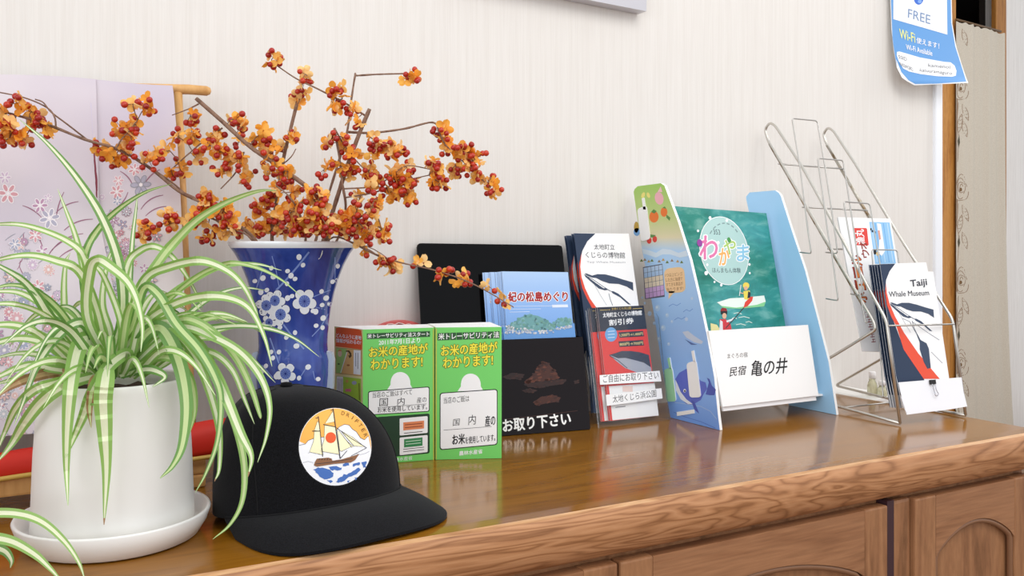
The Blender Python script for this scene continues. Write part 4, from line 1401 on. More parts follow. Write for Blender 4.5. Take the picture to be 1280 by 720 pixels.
q.add([Vector(a) + Vector((0.0002, 0.0006, 0)) for a in vs], [tuple(reversed(f)) for f in fs], PAPER, True)
q.poly(WS, [(1112.6, -30), (1186, -34), (1188.4, 0), (1189, 28), (1194, 58), (1201.6, 82), (1207.8, 102), (1170, 104.6), (1144, 105), (1135.6, 100.4), (1126.6, 90), (1119.4, 72), (1115.6, 50), (1114.4, 20)], WBLUE, 3, 3.0)
q.poly(WS, [(1116.6, -30), (1182, -34), (1183.4, 0), (1184, 43.4), (1150, 33.6), (1116.4, 24)], M(244, 247, 252, 0.5), 6, 3.0)
q.ellipse(WS, 1148, -2, 6, 8, M(60, 112, 214, 0.3), 8); q.ellipse(WS, 1149.4, 2, 2.6, 2.2, M(130, 172, 240, 0.3), 9)
for r_ in (14, 22):
    q.stroke(WS, [(1148 + r_ * math.cos(a), -6 - r_ * 1.2 * math.sin(a)) for a in [0.6 + 0.12 * k for k in range(17)]], 3, M(60, 112, 214, 0.3), 8)
q.text(WS, 'FREE', (1134.6, 22), (1162.4, 30.4), (1135, 11), M(120, 146, 186), 9, -0.006)
q.text(WS, 'Wi-Fi', (1124.4, 47.6), (1143.8, 53.6), (1123.6, 35.8), M(236, 238, 150), 9, 0.01)
q.text(WS, '使えます！', (1145.2, 54), (1173.6, 61.4), (1145.2, 46.6), WPRINT, 9, 0.01)
q.text(WS, 'Wi-Fi Available', (1132.6, 62), (1165.2, 70), (1132, 55.4), WPRINT, 9, 0.01)
pill = [(1121, 65), (1124, 64.4), (1150, 72), (1180, 77.4), (1188, 78), (1193, 82), (1195.4, 88.6), (1194.6, 94.6), (1190, 96), (1172, 95.4), (1150, 92.6), (1136, 89.4), (1128.6, 85.4), (1123.4, 77), (1120.6, 69)]
q.poly(WS, pill, M(248, 249, 251, 0.5), 6, 3.0)
GR = M(110, 112, 118)
q.text(WS, 'SSID', (1122.8, 73), (1133.2, 76.6), (1122.6, 68.6), GR, 10, -0.008)
q.text(WS, 'PASSWORD', (1125.4, 82.6), (1141.6, 89.4), (1123.8, 77.6), GR, 10, -0.008)
q.text(WS, 'kamenoi', (1160, 83.6), (1187.2, 86), (1160.2, 79.4), GR, 10, -0.004)
q.text(WS, 'katuuramaguro', (1149, 90.6), (1189.2, 95), (1149.6, 85.4), GR, 10, -0.004)
o = q.build('notice_poster', origin=P(1150, 50, Y=WALL))
tag(o, 'blue and white wireless notice curling off the wall corner at upper right', 'poster')

c0 = P(808, 14, Y=WALL - 0.027)
ang = math.radians(-1.6)
ux, uz = Vector((math.cos(ang), 0, math.sin(ang))), Vector((-math.sin(ang), 0, math.cos(ang)))
t = thing('picture_frame', c0 + Vector((-0.2, 0.026, 0)), 'silver picture frame on the wall, only its lower corner in the photo', 'picture frame')
SILV = M(204, 202, 208, 0.35, 0.3)
def fpt(x, y, d): return c0 - ux * x + uz * y + Vector((0, d, 0))
Wf, Hf, bw = 0.42, 0.32, 0.018
for (xa_, ya_, xb_, yb_) in ((0, 0, Wf, bw), (0, Hf - bw, Wf, Hf), (0, bw, bw, Hf - bw), (Wf - bw, bw, Wf, Hf - bw)):
    q = MB(); q.prism([fpt(xa_, ya_, 0), fpt(xb_, ya_, 0), fpt(xb_, yb_, 0), fpt(xa_, yb_, 0)], (0, 0.026, 0), SILV); q.build('rail', t)
q = MB(); q.prism([fpt(bw, bw, 0.008), fpt(Wf - bw, bw, 0.008), fpt(Wf - bw, Hf - bw, 0.008), fpt(bw, Hf - bw, 0.008)], (0, 0.004, 0), WHITE); q.build('mount_board', t)
q = MB(); q.prism([fpt(bw + .02, bw + .02, 0.0075), fpt(Wf - bw - .02, bw + .02, 0.0075), fpt(Wf - bw - .02, Hf - bw - .02, 0.0075), fpt(bw + .02, Hf - bw - .02, 0.0075)], (0, 0.0004, 0), M(196, 206, 214, 0.5)); q.build('picture', t)

# ------------------------------------------------------------------ vase
VX, VY = P(366.5, 305, Y=1.185).x, 1.185
VC = Vector((VX, VY, T + 0.0005))
KV = 0.001063
prof = [(0.0001, 0.002), (0.052, 0.0), (0.0545, 0.003), (0.052, 0.035), (0.0475, 0.075), (0.0462, 0.11), (0.0478, 0.128), (0.0482, 0.146), (0.0468, 0.1525), (0.0450, 0.158), (0.0444, 0.166), (0.0450, 0.18), (0.0468, 0.197), (0.0496, 0.2155), (0.0535, 0.234), (0.0590, 0.253), (0.0665, 0.272), (0.0745, 0.287), (0.0800, 0.2945), (0.0826, 0.2985), (0.0832, 0.3012), (0.0826, 0.303), (0.0808, 0.3022), (0.076, 0.291), (0.060, 0.26), (0.048, 0.225), (0.040, 0.17), (0.0385, 0.06), (0.0001, 0.05)]
m, nt, p = nodemat('cobalt_glaze', 0.1, 0.55)
v = coords(nt, (30, 30, 12))
nt.links.new(ramp(nt, noise(nt, v, 1, 3, 0.6, 0.4), [(0.3, (38, 54, 130)), (0.55, (54, 76, 160)), (0.8, (84, 108, 186))]), p.inputs['Base Color'])
COB = m
GLAZE = M(240, 243, 248, 0.12, 0.0, 0.5)
vm = [COB] * (len(prof) - 1)
for i in (18, 19, 20, 21, 22): vm[i] = GLAZE
for i in range(23, len(prof) - 1): vm[i] = GLAZE
vm[0] = GLAZE
t = thing('flower_vase', VC, 'tall cobalt blue vase with white plum blossom, flaring rim, behind the black cap', 'vase')
q = MB()
q.lathe(prof, VC, COB, 64, vm)
VS = Skin([a.copy() for a in q.v], q.f)
g = lambda x, y: (290 + x / 4, 300 + y / 4)
LB = M(128, 150, 212, 0.2)
FW = M(236, 240, 248, 0.15, 0.0, 0.5)
for ln, w_ in (([(385, 60), (330, 130), (270, 200), (220, 252)], 2.2), ([(150, 155), (120, 250)], 1.1), ([(515, 85), (515, 200)], 1.1), ([(492, 250), (440, 270), (388, 292)], 1.1), ([(200, 80), (220, 150), (235, 230)], 1.0), ([(255, 420), (300, 480), (360, 545)], 2.0), ([(480, 370), (440, 440), (400, 482)], 1.2), ([(190, 490), (215, 560), (240, 632)], 1.6), ([(400, 330), (465, 348)], 1.0), ([(370, 640), (345, 680)], 1.2), ([(150, 625), (205, 690)], 1.2), ([(405, 655), (415, 700)], 1.0)):
    q.stroke(VS, [g(*a) for a in ln], w_, LB, 1)
def blossom(x, y, r, pr, ph):
    for k in range(5):
        a = ph + k * 2 * math.pi / 5
        px, py = x + r * math.cos(a), y + r * math.sin(a) * 1.08
        q.ellipse(VS, *g(px, py), pr / 4 + 0.5, pr / 4 * 1.06 + 0.5, M(26, 36, 104, 0.15), 2, 0, 16)
        q.ellipse(VS, *g(px, py), pr / 4, pr / 4 * 1.06, FW, 3, 0, 16)
    q.ellipse(VS, *g(x, y), r * 0.78 / 4, r * 0.84 / 4, M(112, 134, 204, 0.15), 4, 0, 18)
    for k in range(12):
        a = k * math.pi / 6
        q.stroke(VS, [g(x, y), g(x + r * 0.72 * math.cos(a), y + r * 0.78 * math.sin(a))], 0.4, M(36, 50, 130, 0.15), 5)
blossom(362, 306, 37, 24, 0.3)
blossom(172, 327, 32, 20, 0.8)
blossom(215, 303, 32, 20, 0.1)
blossom(243, 372, 34, 21, 0.5)
blossom(186, 412, 24, 14, 0.2)
blossom(268, 668, 34, 20, 0.4)
for i, (x, y) in enumerate([(335, 85), (355, 125), (278, 155), (295, 178), (315, 194), (275, 218), (155, 190), (115, 205), (197, 140), (208, 183), (528, 130), (502, 208), (528, 203), (447, 257), (450, 325), (418, 358), (404, 354), (487, 320), (455, 390), (420, 428), (452, 438), (470, 290), (315, 463), (272, 487), (322, 530), (235, 560), (240, 437), (145, 260), (175, 250), (128, 320), (278, 290), (300, 280), (205, 590), (380, 635), (430, 695), (170, 630), (145, 660), (335, 690), (300, 640), (222, 682), (196, 560)]):
    k = 2.7 if i % 3 else 3.3
    q.ellipse(VS, *g(x, y), k, k * 1.15, FW, 3, (i * 37) % 90, 14)
q.build('body', t)
for sgn in (-1, 1):
    q = MB()
    e = Vector((C_, -S_, 0)) * sgn
    pts = [VC + e * 0.0455 + Vector((0, 0, 0.158)), VC + e * 0.052 + Vector((0, 0, 0.156)), VC + e * 0.0545 + Vector((0, 0, 0.146)), VC + e * 0.0535 + Vector((0, 0, 0.110)), VC + e * 0.050 + Vector((0, 0, 0.085)), VC + e * 0.046 + Vector((0, 0, 0.078))]
    dpt = Vector((S_, C_, 0)) * 0.012
    q.prism([a - dpt / 2 for a in pts], dpt, M(196, 208, 226, 0.15, 0.0, 0.5))
    q.build('handle', t)

# ------------------------------------------------------------------ bittersweet branches
BARK = wood('branch_bark', (158, 128, 108), (136, 106, 90), (100, 78, 66), 0.8, 0.1, (60, 60, 60), False, 0.3)
berry_me = None
bm = bmesh.new(); bmesh.ops.create_icosphere(bm, subdivisions=2, radius=1.0)
berry_me = bpy.data.meshes.new('berry'); bm.to_mesh(berry_me); bm.free()
for pl in berry_me.polygons: pl.use_smooth = True
m, nt, p = nodemat('red_berry', 0.28, 0.5)
oi = N(nt, 'ShaderNodeObjectInfo')
nt.links.new(ramp(nt, oi.outputs['Random'], [(0.0, (150, 22, 14)), (0.6, (176, 36, 20)), (1.0, (196, 58, 30))]), p.inputs['Base Color'])
berry_me.materials.append(m)
m, nt, p = nodemat('orange_husk', 0.5, 0.3)
oi = N(nt, 'ShaderNodeObjectInfo')
nt.links.new(ramp(nt, oi.outputs['Random'], [(0.0, (248, 164, 50)), (0.5, (252, 190, 86)), (1.0, (254, 216, 150))]), p.inputs['Base Color'])
p.inputs['Subsurface Weight'].default_value = 0.0
tl = N(nt, 'ShaderNodeBsdfTranslucent'); nt.links.new(p.inputs['Base Color'].links[0].from_socket, tl.inputs[0])
mx = N(nt, 'ShaderNodeMixShader'); mx.inputs[0].default_value = 0.3
nt.links.new(p.outputs[0], mx.inputs[1]); nt.links.new(tl.outputs[0], mx.inputs[2]); nt.links.new(mx.outputs[0], nt.nodes['Material Output'].inputs[0])
HUSK = m
def husk_mesh(seed):
    r = random.Random(seed)
    vs, fs = [], []
    for k in range(3):
        a0 = k * 2.094 + r.uniform(-0.3, 0.3)
        tilt = r.uniform(0.25, 0.75)
        ca_, sa_ = math.cos(a0), math.sin(a0)
        b0 = len(vs)
        for i in range(6):
            w = i / 5
            half = 0.62 * math.sin(math.pi * min(1, 0.12 + 0.8 * w)) ** 0.7
            rr = 0.1 + 1.15 * w
            zz = tilt * rr - 0.35 * w * w
            for j in (-1, -0.5, 0, 0.5, 1):
                x, y = rr, half * j
                z = zz + 0.22 * j * j
                vs.append((x * ca_ - y * sa_, x * sa_ + y * ca_, z))
        for i in range(5):
            for j in range(4):
                fs.append((b0 + i * 5 + j, b0 + i * 5 + j + 1, b0 + (i + 1) * 5 + j + 1, b0 + (i + 1) * 5 + j))
    me = bpy.data.meshes.new('husk')
    me.from_pydata(vs, [], fs); me.materials.append(HUSK)
    for pl in me.polygons: pl.use_smooth = True
    return me
HUSKS = [husk_mesh(i) for i in range(4)]
rb = random.Random(11)


def branch(label, stems, clusters, Zs):
    """stems: list of (pixel path, r0, r1); the first is the main stem starting at the vase mouth; Zs = depth at its start and tip"""
    main = stems[0][0]
    us = [a[0] for a in main]
    v0, v1 = Vector(main[0]), Vector(main[-1])
    L = (v1 - v0).length
    def depth(u, v):
        f = min(1.0, max(0.0, (Vector((u, v)) - v0).length / max(L, 1)))
        return Zs[0] + (Zs[1] - Zs[0]) * f
    mouth = P(*main[0], Z=depth(*main[0]))
    dv = Vector((mouth.x - VX, mouth.y - VY))
    if dv.length > 0.064: dv = dv.normalized() * 0.064
    base = Vector((VX - dv.x * 0.2, VY - dv.y * 0.2, T + 0.09))
    # keep the stem inside the mouth
    t = thing('berry_branch', base, label, 'berry branch', 'bittersweet branches in the vase')
    lines3 = []
    for i, (px, r0, r1) in enumerate(stems):
        pts = [P(u, v, Z=depth(u, v) + rb.uniform(-0.006, 0.006)) for u, v in px]
        if i == 0:
            pts = [base, Vector((VX + dv.x * 0.45, VY + dv.y * 0.45, T + 0.245)), Vector((VX + dv.x, VY + dv.y, T + 0.306))] + pts[1:]
        sp = smooth_path(pts, 6)
        n = len(sp)
        q = MB()
        q.tube(sp, [1.2 * (r0 + (r1 - r0) * k / (n - 1)) + rb.uniform(-0.0002, 0.0002) * (r0 > 0.0012) for k in range(n)], BARK, 7)
        q.build('stem' if i == 0 else 'twig', t)
        lines3.append([a for a in sp if a.z > T + 0.303])
    q = MB()
    allp = [a for l in lines3 for a in l]
    o0 = Vector(base)
    for (u, v, n) in clusters:
        if 280 < u < 452: v = min(v, 285)
        c = P(u, v, Z=depth(u, v) + rb.uniform(-0.012, 0.012))
        near = min(allp, key=lambda a: (a - c).length)
        mid = (c + near) / 2 + Vector((rb.uniform(-.003, .003), rb.uniform(-.003, .003), rb.uniform(-.001, .004)))
        q = MB()
        if (near - c).length < 0.09:
            q.tube(smooth_path([near, mid, c], 3), 0.0006, BARK, 5)
        nh = n
        for k in range(nh):
            h = bpy.data.objects.new('husk', HUSKS[rb.randrange(4)]); COL.objects.link(h); h.parent = t
            d = Vector((rb.gauss(0, 1), rb.gauss(0, 1), rb.gauss(0, 1))).normalized() * rb.uniform(0.003, 0.0092)
            h.location = c + d - o0
            h.rotation_euler = (rb.uniform(0, 6.28), rb.uniform(0, 6.28), rb.uniform(0, 6.28))
            s = rb.uniform(0.0066, 0.0086); h.scale = (s, s, s)
        for k in range(n):
            h = bpy.data.objects.new('berry', berry_me); COL.objects.link(h); h.parent = t
            d = Vector((rb.gauss(0, 1), rb.gauss(0, 1) - 0.3, rb.gauss(0, 0.9) - 0.25)).normalized() * rb.uniform(0.0080, 0.0140)
            q.tube([c, c + d], 0.0004, BARK, 4)
            h.location = c + d - o0
            s = rb.uniform(0.0036, 0.0043); h.scale = (s, s, s)
        q.build('fruit_stalk', t)
    return t


branch('longest bittersweet branch, stretching left across the lilac kimono',
       [([(318, 303), (285, 275), (250, 252), (222, 238), (190, 212), (150, 188), (105, 174), (60, 156), (20, 144), (-14, 136)], 0.0024, 0.0011),
        ([(112, 177), (85, 156), (64, 140), (54, 128), (44, 124)], 0.0009, 0.0006),
        ([(250, 252), (236, 246), (215, 228), (180, 204)], 0.0012, 0.0008),
        ([(145, 186), (152, 174), (162, 163), (172, 150)], 0.0009, 0.0006),
        ([(70, 160), (68, 146), (58, 134), (30, 122), (-8, 114)], 0.0009, 0.0006)],
       [(4, 138, 4), (12, 152, 4), (24, 128, 4), (40, 140, 5), (48, 150, 4), (58, 162, 4), (12, 172, 4), (28, 176, 3), (30, 165, 2), (5, 160, 4), (128, 180, 3), (142, 196, 4), (150, 204, 3), (136, 190, 2), (160, 188, 4), (165, 176, 3), (152, 160, 5), (170, 156, 4), (166, 130, 3), (184, 132, 4), (186, 200, 4), (193, 193, 3)], (1.17, 1.0))
branch('bittersweet branch with a cut end leaning up-left beside the stand post',
       [([(412, 304), (395, 246), (345, 206), (312, 183), (278, 152), (245, 123)], 0.0026, 0.0022),
        ([(278, 160), (260, 172), (236, 192), (214, 212)], 0.001, 0.0006),
        ([(248, 130), (236, 136), (215, 144)], 0.0009, 0.0005),
        ([(305, 190), (295, 215), (276, 236)], 0.001, 0.0006)],
       [(238, 145, 4), (240, 168, 5), (224, 172, 3), (268, 172, 4), (262, 182, 4), (296, 148, 4), (302, 158, 4), (275, 190, 3), (212, 188, 2), (225, 210, 4), (216, 220, 3), (290, 200, 5), (300, 205, 4), (276, 212, 4), (330, 166, 4), (325, 175, 5), (340, 190, 4), (340, 200, 4), (308, 222, 4), (352, 225, 5), (245, 198, 2), (360, 215, 3), (335, 212, 3)], (1.16, 1.13))
branch('low bittersweet branch poking out left of the vase rim over the plant',
       [([(305, 302), (285, 285), (262, 272), (232, 272), (200, 281), (176, 286)], 0.0014, 0.0007),
        ([(262, 272), (250, 262), (240, 268)], 0.0008, 0.0005)],
       [(186, 285, 5), (178, 292, 3), (214, 266, 4), (212, 280, 4), (245, 268, 3), (238, 274, 2), (263, 245, 5), (258, 252, 4), (278, 262, 5), (288, 280, 5), (260, 296, 5), (275, 290, 4), (285, 270, 4), (262, 270, 3)], (1.14, 1.10))
branch('bittersweet stem with a short stub top standing behind the leaning cut branch',
       [([(340, 303), (346, 250), (354, 200), (364, 158), (374, 118), (377, 104)], 0.0023, 0.0018),
        ([(354, 190), (320, 182), (295, 172)], 0.0009, 0.0006),
        ([(353, 206), (364, 196), (370, 186)], 0.0008, 0.0005)],
       [(372, 122, 4), (380, 113, 2), (362, 172, 4), (352, 182, 2), (300, 176, 3), (352, 214, 4), (345, 238, 5), (335, 250, 5), (322, 262, 5), (340, 272, 6), (330, 285, 6), (350, 290, 6), (312, 292, 5), (368, 272, 5), (360, 290, 5), (300, 285, 4), (320, 295, 5), (365, 240, 5)], (1.21, 1.22))
branch('upright bittersweet stem whose thin tip bends left high above the vase',
       [([(405, 303), (418, 258), (432, 214), (448, 170), (462, 136)], 0.0026, 0.0022),
        ([(456, 144), (430, 128), (395, 110), (370, 98), (342, 79)], 0.0012, 0.0007)],
       [(342, 72, 4), (336, 78, 2), (383, 93, 3), (381, 102, 2), (420, 108, 4), (416, 130, 3), (440, 132, 4), (446, 148, 3), (428, 122, 2)], (1.19, 1.19))
branch('bittersweet stem bent sharply right at the top with a lone tip cluster',
       [([(395, 304), (408, 252), (424, 200), (434, 164), (439, 126), (444, 94), (446, 94.5), (470, 93), (504, 92)], 0.0017, 0.0009),
        ([(434, 165), (465, 166), (505, 161), (541, 153), (549, 166), (556, 180)], 0.0015, 0.0008),
        ([(556, 180), (572, 196), (590, 212), (612, 234)], 0.0007, 0.0005)],
       [(512, 96, 4), (518, 103, 2), (552, 162, 4), (556, 172, 3), (558, 182, 4), (574, 186, 4), (570, 192, 3), (586, 190, 4), (590, 198, 4), (598, 196, 3), (584, 208, 4), (594, 224, 4), (610, 226, 4), (616, 236, 4), (572, 212, 3), (568, 208, 2)], (1.20, 1.23))
branch('bittersweet branch with the fullest clusters spreading right of the upright stems',
       [([(425, 304), (432, 262), (428, 230), (424, 196), (418, 160)], 0.0016, 0.0012),
        ([(430, 236), (460, 234), (478, 228), (494, 216), (510, 207), (540, 212)], 0.0009, 0.0006),
        ([(432, 247), (470, 240), (498, 228), (536, 219)], 0.0009, 0.0006),
        ([(418, 160), (432, 184), (450, 206), (462, 216)], 0.0009, 0.0005),
        ([(458, 168), (470, 176), (490, 184), (500, 192)], 0.0008, 0.0005)],
       [(414, 178, 3), (428, 172, 4), (432, 182, 4), (440, 190, 4), (424, 206, 4), (434, 214, 4), (436, 208, 3), (405, 212, 3), (466, 176, 3), (480, 180, 4), (490, 182, 4), (498, 190, 4), (484, 192, 3), (468, 188, 3), (462, 212, 4), (466, 222, 4), (470, 230, 5), (488, 218, 4), (496, 222, 4), (508, 210, 4), (510, 226, 5), (514, 220, 3), (540, 208, 4), (548, 214, 4), (550, 228, 4), (542, 226, 3), (486, 242, 5), (510, 246, 5), (500, 238, 3), (450, 248, 3)], (1.18, 1.16))
branch('short bittersweet branch filling the vase mouth with crowded berries',
       [([(385, 303), (380, 284), (372, 262), (360, 244), (345, 232)], 0.0015, 0.0008),
        ([(378, 276), (396, 262), (408, 252)], 0.0009, 0.0006)],
       [(392, 250, 5), (398, 262, 5), (384, 268, 6), (405, 276, 5), (378, 292, 6), (392, 290, 6), (410, 292, 6), (372, 254, 4), (362, 264, 4), (350, 268, 5), (402, 246, 4), (388, 240, 3), (366, 296, 5)], (1.13, 1.11))
branch('short bittersweet sprig drooping over the right of the vase rim',
       [([(424, 303), (434, 285), (450, 272), (466, 262), (474, 276), (478, 292)], 0.0012, 0.0006)],
       [(432, 268, 5), (424, 278, 6), (440, 282, 5), (420, 292, 6), (436, 296, 5), (448, 284, 5), (458, 290, 4), (476, 286, 3), (478, 294, 3), (466, 256, 4), (462, 266, 4), (472, 248, 3), (446, 264, 4)], (1.14, 1.12))
branch('long thin bittersweet twig drooping right in front of the black leaflet holder',
       [([(432, 302), (446, 306), (470, 318), (500, 328), (540, 337), (580, 350), (612, 366), (642, 384)], 0.0011, 0.0006)],
       [(450, 316, 4), (456, 308, 3), (476, 322, 3), (488, 332, 4), (494, 330, 3), (528, 332, 2), (550, 346, 3), (556, 342, 2), (577, 350, 3), (582, 344, 2), (611, 358, 1), (630, 368, 1), (628, 378, 1)], (1.15, 1.14))
# ------------------------------------------------------------------ potted spider plant
SC0 = Vector((0.1016, 1.005, T + 0.0005))            # centre of the saucer
CER = M(240, 238, 234, 0.35, 0.0, 0.45)
q = MB()
q.lathe([(0.0001, 0.004), (0.070, 0.004), (0.078, 0.0), (0.082, 0.002), (0.0895, 0.014), (0.0935, 0.0255), (0.0925, 0.0275), (0.0895, 0.0265), (0.084, 0.012), (0.078, 0.0085), (0.0001, 0.0085)], SC0, CER, 64)
o = q.build('saucer', origin=SC0)
tag(o, 'round white ceramic saucer under the white plant pot', 'saucer')
t = thing('potted_spider_plant', SC0 + Vector((0, 0, 0.0088)), 'large spider plant with striped arching leaves in a white ceramic pot', 'potted plant')
m, nt, p = nodemat('matt_white_ceramic', 0.5, 0.35)
v = coords(nt, (14, 14, 5))
nt.links.new(ramp(nt, noise(nt, v, 1, 3), [(0.3, (226, 223, 218)), (0.7, (240, 238, 234))]), p.inputs['Base Color'])
POT = m
q = MB()
q.lathe([(0.0001, 0.009), (0.074, 0.009), (0.0768, 0.012), (0.0772, 0.02), (0.0745, 0.09), (0.0705, 0.154), (0.0702, 0.160), (0.0690, 0.1625), (0.0660, 0.161), (0.0650, 0.150), (0.0650, 0.140), (0.0001, 0.140)], SC0, POT, 64)
q.build('pot', t)
q = MB()
n_ = 40
vs = [(SC0.x, SC0.y, T + 0.15)]
for r_ in (0.02, 0.04, 0.0648):
    for k in range(n_):
        a = 2 * math.pi * k / n_
        vs.append((SC0.x + r_ * math.cos(a), SC0.y + r_ * math.sin(a), T + 0.148 + random.uniform(-.003, .003)))
fs = [(0, 1 + k, 1 + (k + 1) % n_) for k in range(n_)] + [(1 + i * n_ + k, 1 + (i + 1) * n_ + k, 1 + (i + 1) * n_ + (k + 1) % n_, 1 + i * n_ + (k + 1) % n_) for i in range(2) for k in range(n_)]
q.add(vs, fs, M(66, 48, 34, 0.9), True)
q.build('soil', t)

def leafmat(name, c, tr):
    m = bpy.data.materials.new(name); m.use_nodes = True
    nt = m.node_tree
    p = nt.nodes['Principled BSDF']; p.inputs['Base Color'].default_value = (lin(c[0]), lin(c[1]), lin(c[2]), 1); p.inputs['Roughness'].default_value = 0.4
    tl = N(nt, 'ShaderNodeBsdfTranslucent'); tl.inputs[0].default_value = (lin(tr[0]), lin(tr[1]), lin(tr[2]), 1)
    mx = N(nt, 'ShaderNodeMixShader'); mx.inputs[0].default_value = 0.25
    nt.links.new(p.outputs[0], mx.inputs[1]); nt.links.new(tl.outputs[0], mx.inputs[2])
    nt.links.new(mx.outputs[0], nt.nodes['Material Output'].inputs[0])
    return m
LG = leafmat('leaf_green_edge', (146, 186, 100), (150, 196, 80))
LG2 = leafmat('leaf_dark_edge', (110, 156, 80), (120, 170, 70))
LC = leafmat('leaf_cream_centre', (238, 242, 208), (238, 242, 204))
LC2 = leafmat('leaf_pale_green', (204, 222, 158), (214, 228, 160))
DRY = leafmat('leaf_dry_tip', (170, 130, 92), (170, 130, 90))
rl = random.Random(5)


def leaf(parent, pts, w, face=0.55, dry=False, name='leaf', gm=None, cm=None, fine=True):
    sp = smooth_path(pts, 8) if fine else pts
    n = len(sp)
    gm = gm or rl.choice([LG, LG, LG2])
    cm = cm or rl.choice([LC, LC, LC2])
    q = MB()
    prev = None
    cols = (-1, -0.42, 0, 0.42, 1)
    rows = []
    for i, c in enumerate(sp):
        tg = (sp[min(i + 1, n - 1)] - sp[max(i - 1, 0)]).normalized()
        view = (EYE - c).normalized()
        a1 = tg.cross(Vector((0, 0, 1)))
        a2 = tg.cross(view)
        if a2.length < 1e-3: a2 = prev or a1
        a2.normalize()
        if a1.length > 1e-3: a1.normalize()
        if a1.dot(a2) < 0: a1 = -a1
        a = (a1 * (1 - face) + a2 * face).normalized()
        if prev is not None:
            if a.dot(prev) < 0: a = -a
            a = (a * 0.5 + prev * 0.5).normalized()
        prev = a
        nn = a.cross(tg).normalized()
        if nn.dot(view) < 0: nn = -nn
        f = i / (n - 1)
        ww = w * (0.62 + 0.38 * math.sin(math.pi * min(1, f * 1.25 + 0.1))) * min(1.0, ((1 - f) * 3.2) ** 0.8 + 0.06)
        rows.append([c + a * (ww * j / 2) + nn * (ww * 0.13 * (abs(j) - 0.5)) for j in cols])
    vs = [p_ for r_ in rows for p_ in r_]
    for i in range(n - 1):
        for j in range(4):
            mat = gm if j in (0, 3) else cm
            if dry and i > n * 0.93: mat = DRY
            q.add([rows[i][j], rows[i][j + 1], rows[i + 1][j + 1], rows[i + 1][j]], [(0, 1, 2, 3)], mat, True)
    return q.build(name, parent)


ZP = 0.925
def pleaf(px, dz, w=0.0095, face=0.7, dry=False, par=None, z0=ZP, **k):
    """a leaf traced root to tip, its depth easing from the crown of the plant by dz"""
    L = [0]
    for a, b_ in zip(px, px[1:]): L.append(L[-1] + math.dist(a, b_))
    raw = smooth_path([(u, v, z0 + dz * (l / L[-1]) ** 0.9) for (u, v), l in zip(px, L)], 8)
    Zs_ = [a.z for a in raw]
    req = []
    clear = 0.0825 + rl.uniform(0, 0.014)
    for i, a in enumerate(raw):                       # hang clear of the pot's wall
        Z = Zs_[i]
        if Z < ZP + 0.012:
            for _ in range(60):
                p3 = P(a.x, a.y, Z=Z)
                if p3.z > T + 0.168 or (p3 - SC0).xy.length > clear: break
                Z -= 0.003
        req.append(Z)
    arc_ = [0]
    for a, b_ in zip(raw, raw[1:]): arc_.append(arc_[-1] + math.dist(a.xy, b_.xy) / 1200)
    pts = [P(a.x, a.y, Z=min(r_ + 1.3 * abs(arc_[i] - arc_[j]) for j, r_ in enumerate(req))) for i, a in enumerate(raw)]
    return leaf(par or t, pts, w, face, dry, fine=False, **k)

R0 = [(130, 462), (140, 458), (122, 464), (150, 460), (135, 455), (146, 466), (116, 460)]
def rt(i): return R0[i % len(R0)]
pleaf([rt(0), (152, 400), (150, 337), (130, 277), (98, 225), (60, 180), (24, 149)], -0.02, 0.0105, 0.75)
pleaf([rt(2), (105, 360), (107, 317), (124, 285), (150, 260), (182, 240), (214, 230)], 0.05, 0.0085)
pleaf([rt(0), (113, 390), (105, 340), (95, 297), (82, 262), (72, 236)], 0.03, 0.0075)
pleaf([rt(1), (172, 370), (200, 325), (224, 296), (250, 272), (285, 252), (322, 239), (346, 238)], 0.06, 0.0105)
pleaf([rt(2), (112, 370), (105, 322), (82, 300), (37, 283), (0, 280), (-40, 286)], -0.05, 0.008)
pleaf([rt(4), (122, 390), (100, 340), (70, 326), (37, 319), (0, 324), (-36, 338)], -0.08, 0.0092)
pleaf([rt(2), (90, 430), (60, 392), (46, 370), (28, 350), (0, 333), (-20, 324)], -0.06, 0.0105)
pleaf([rt(3), (152, 380), (160, 330), (175, 313), (192, 308), (212, 318), (230, 340), (245, 366), (254, 388)], 0.05, 0.0085)
pleaf([rt(1), (152, 410), (132, 350), (118, 331), (107, 323)], -0.03, 0.007)
pleaf([rt(5), (110, 400), (112, 340), (122, 325), (140, 335), (160, 353), (172, 378), (178, 410), (176, 440)], -0.10, 0.011)
pleaf([rt(3), (165, 390), (182, 348), (212, 333), (250, 326), (282, 337), (303, 356), (318, 384), (324, 402)], -0.02, 0.0105)
pleaf([rt(1), (190, 400), (210, 372), (250, 345), (282, 332), (320, 330), (352, 338)], 0.07, 0.0085)
pleaf([rt(1), (180, 405), (214, 382), (250, 371), (285, 372), (312, 386), (330, 420), (340, 458)], -0.07, 0.0105)
pleaf([rt(3), (195, 392), (240, 350), (275, 332), (296, 329), (325, 336), (352, 350), (376, 370)], 0.02, 0.0062)
pleaf([rt(5), (185, 430), (240, 414), (294, 407), (337, 411), (370, 424), (399, 446)], 0.03, 0.0075)
pleaf([rt(6), (118, 425), (104, 404), (84, 410), (62, 432), (44, 462), (30, 500), (18, 532)], -0.09, 0.0105, 0.85)
pleaf([(122, 462), (118, 436), (110, 424), (99, 432), (90, 470), (85, 520), (83, 575), (85, 632)], -0.115, 0.0165, 0.92)
pleaf([(160, 452), (158, 442), (136, 458), (115, 492), (104, 520), (92, 548), (82, 572)], -0.10, 0.0125, 0.9)
pleaf([(134, 462), (132, 472), (129, 500), (131, 540), (133, 590), (130, 656)], -0.085, 0.0165, 0.92, dry=True)
pleaf([(160, 460), (180, 420), (200, 410), (216, 432), (228, 468), (233, 510), (228, 556), (216, 582), (200, 598)], -0.09, 0.0150, 0.88)
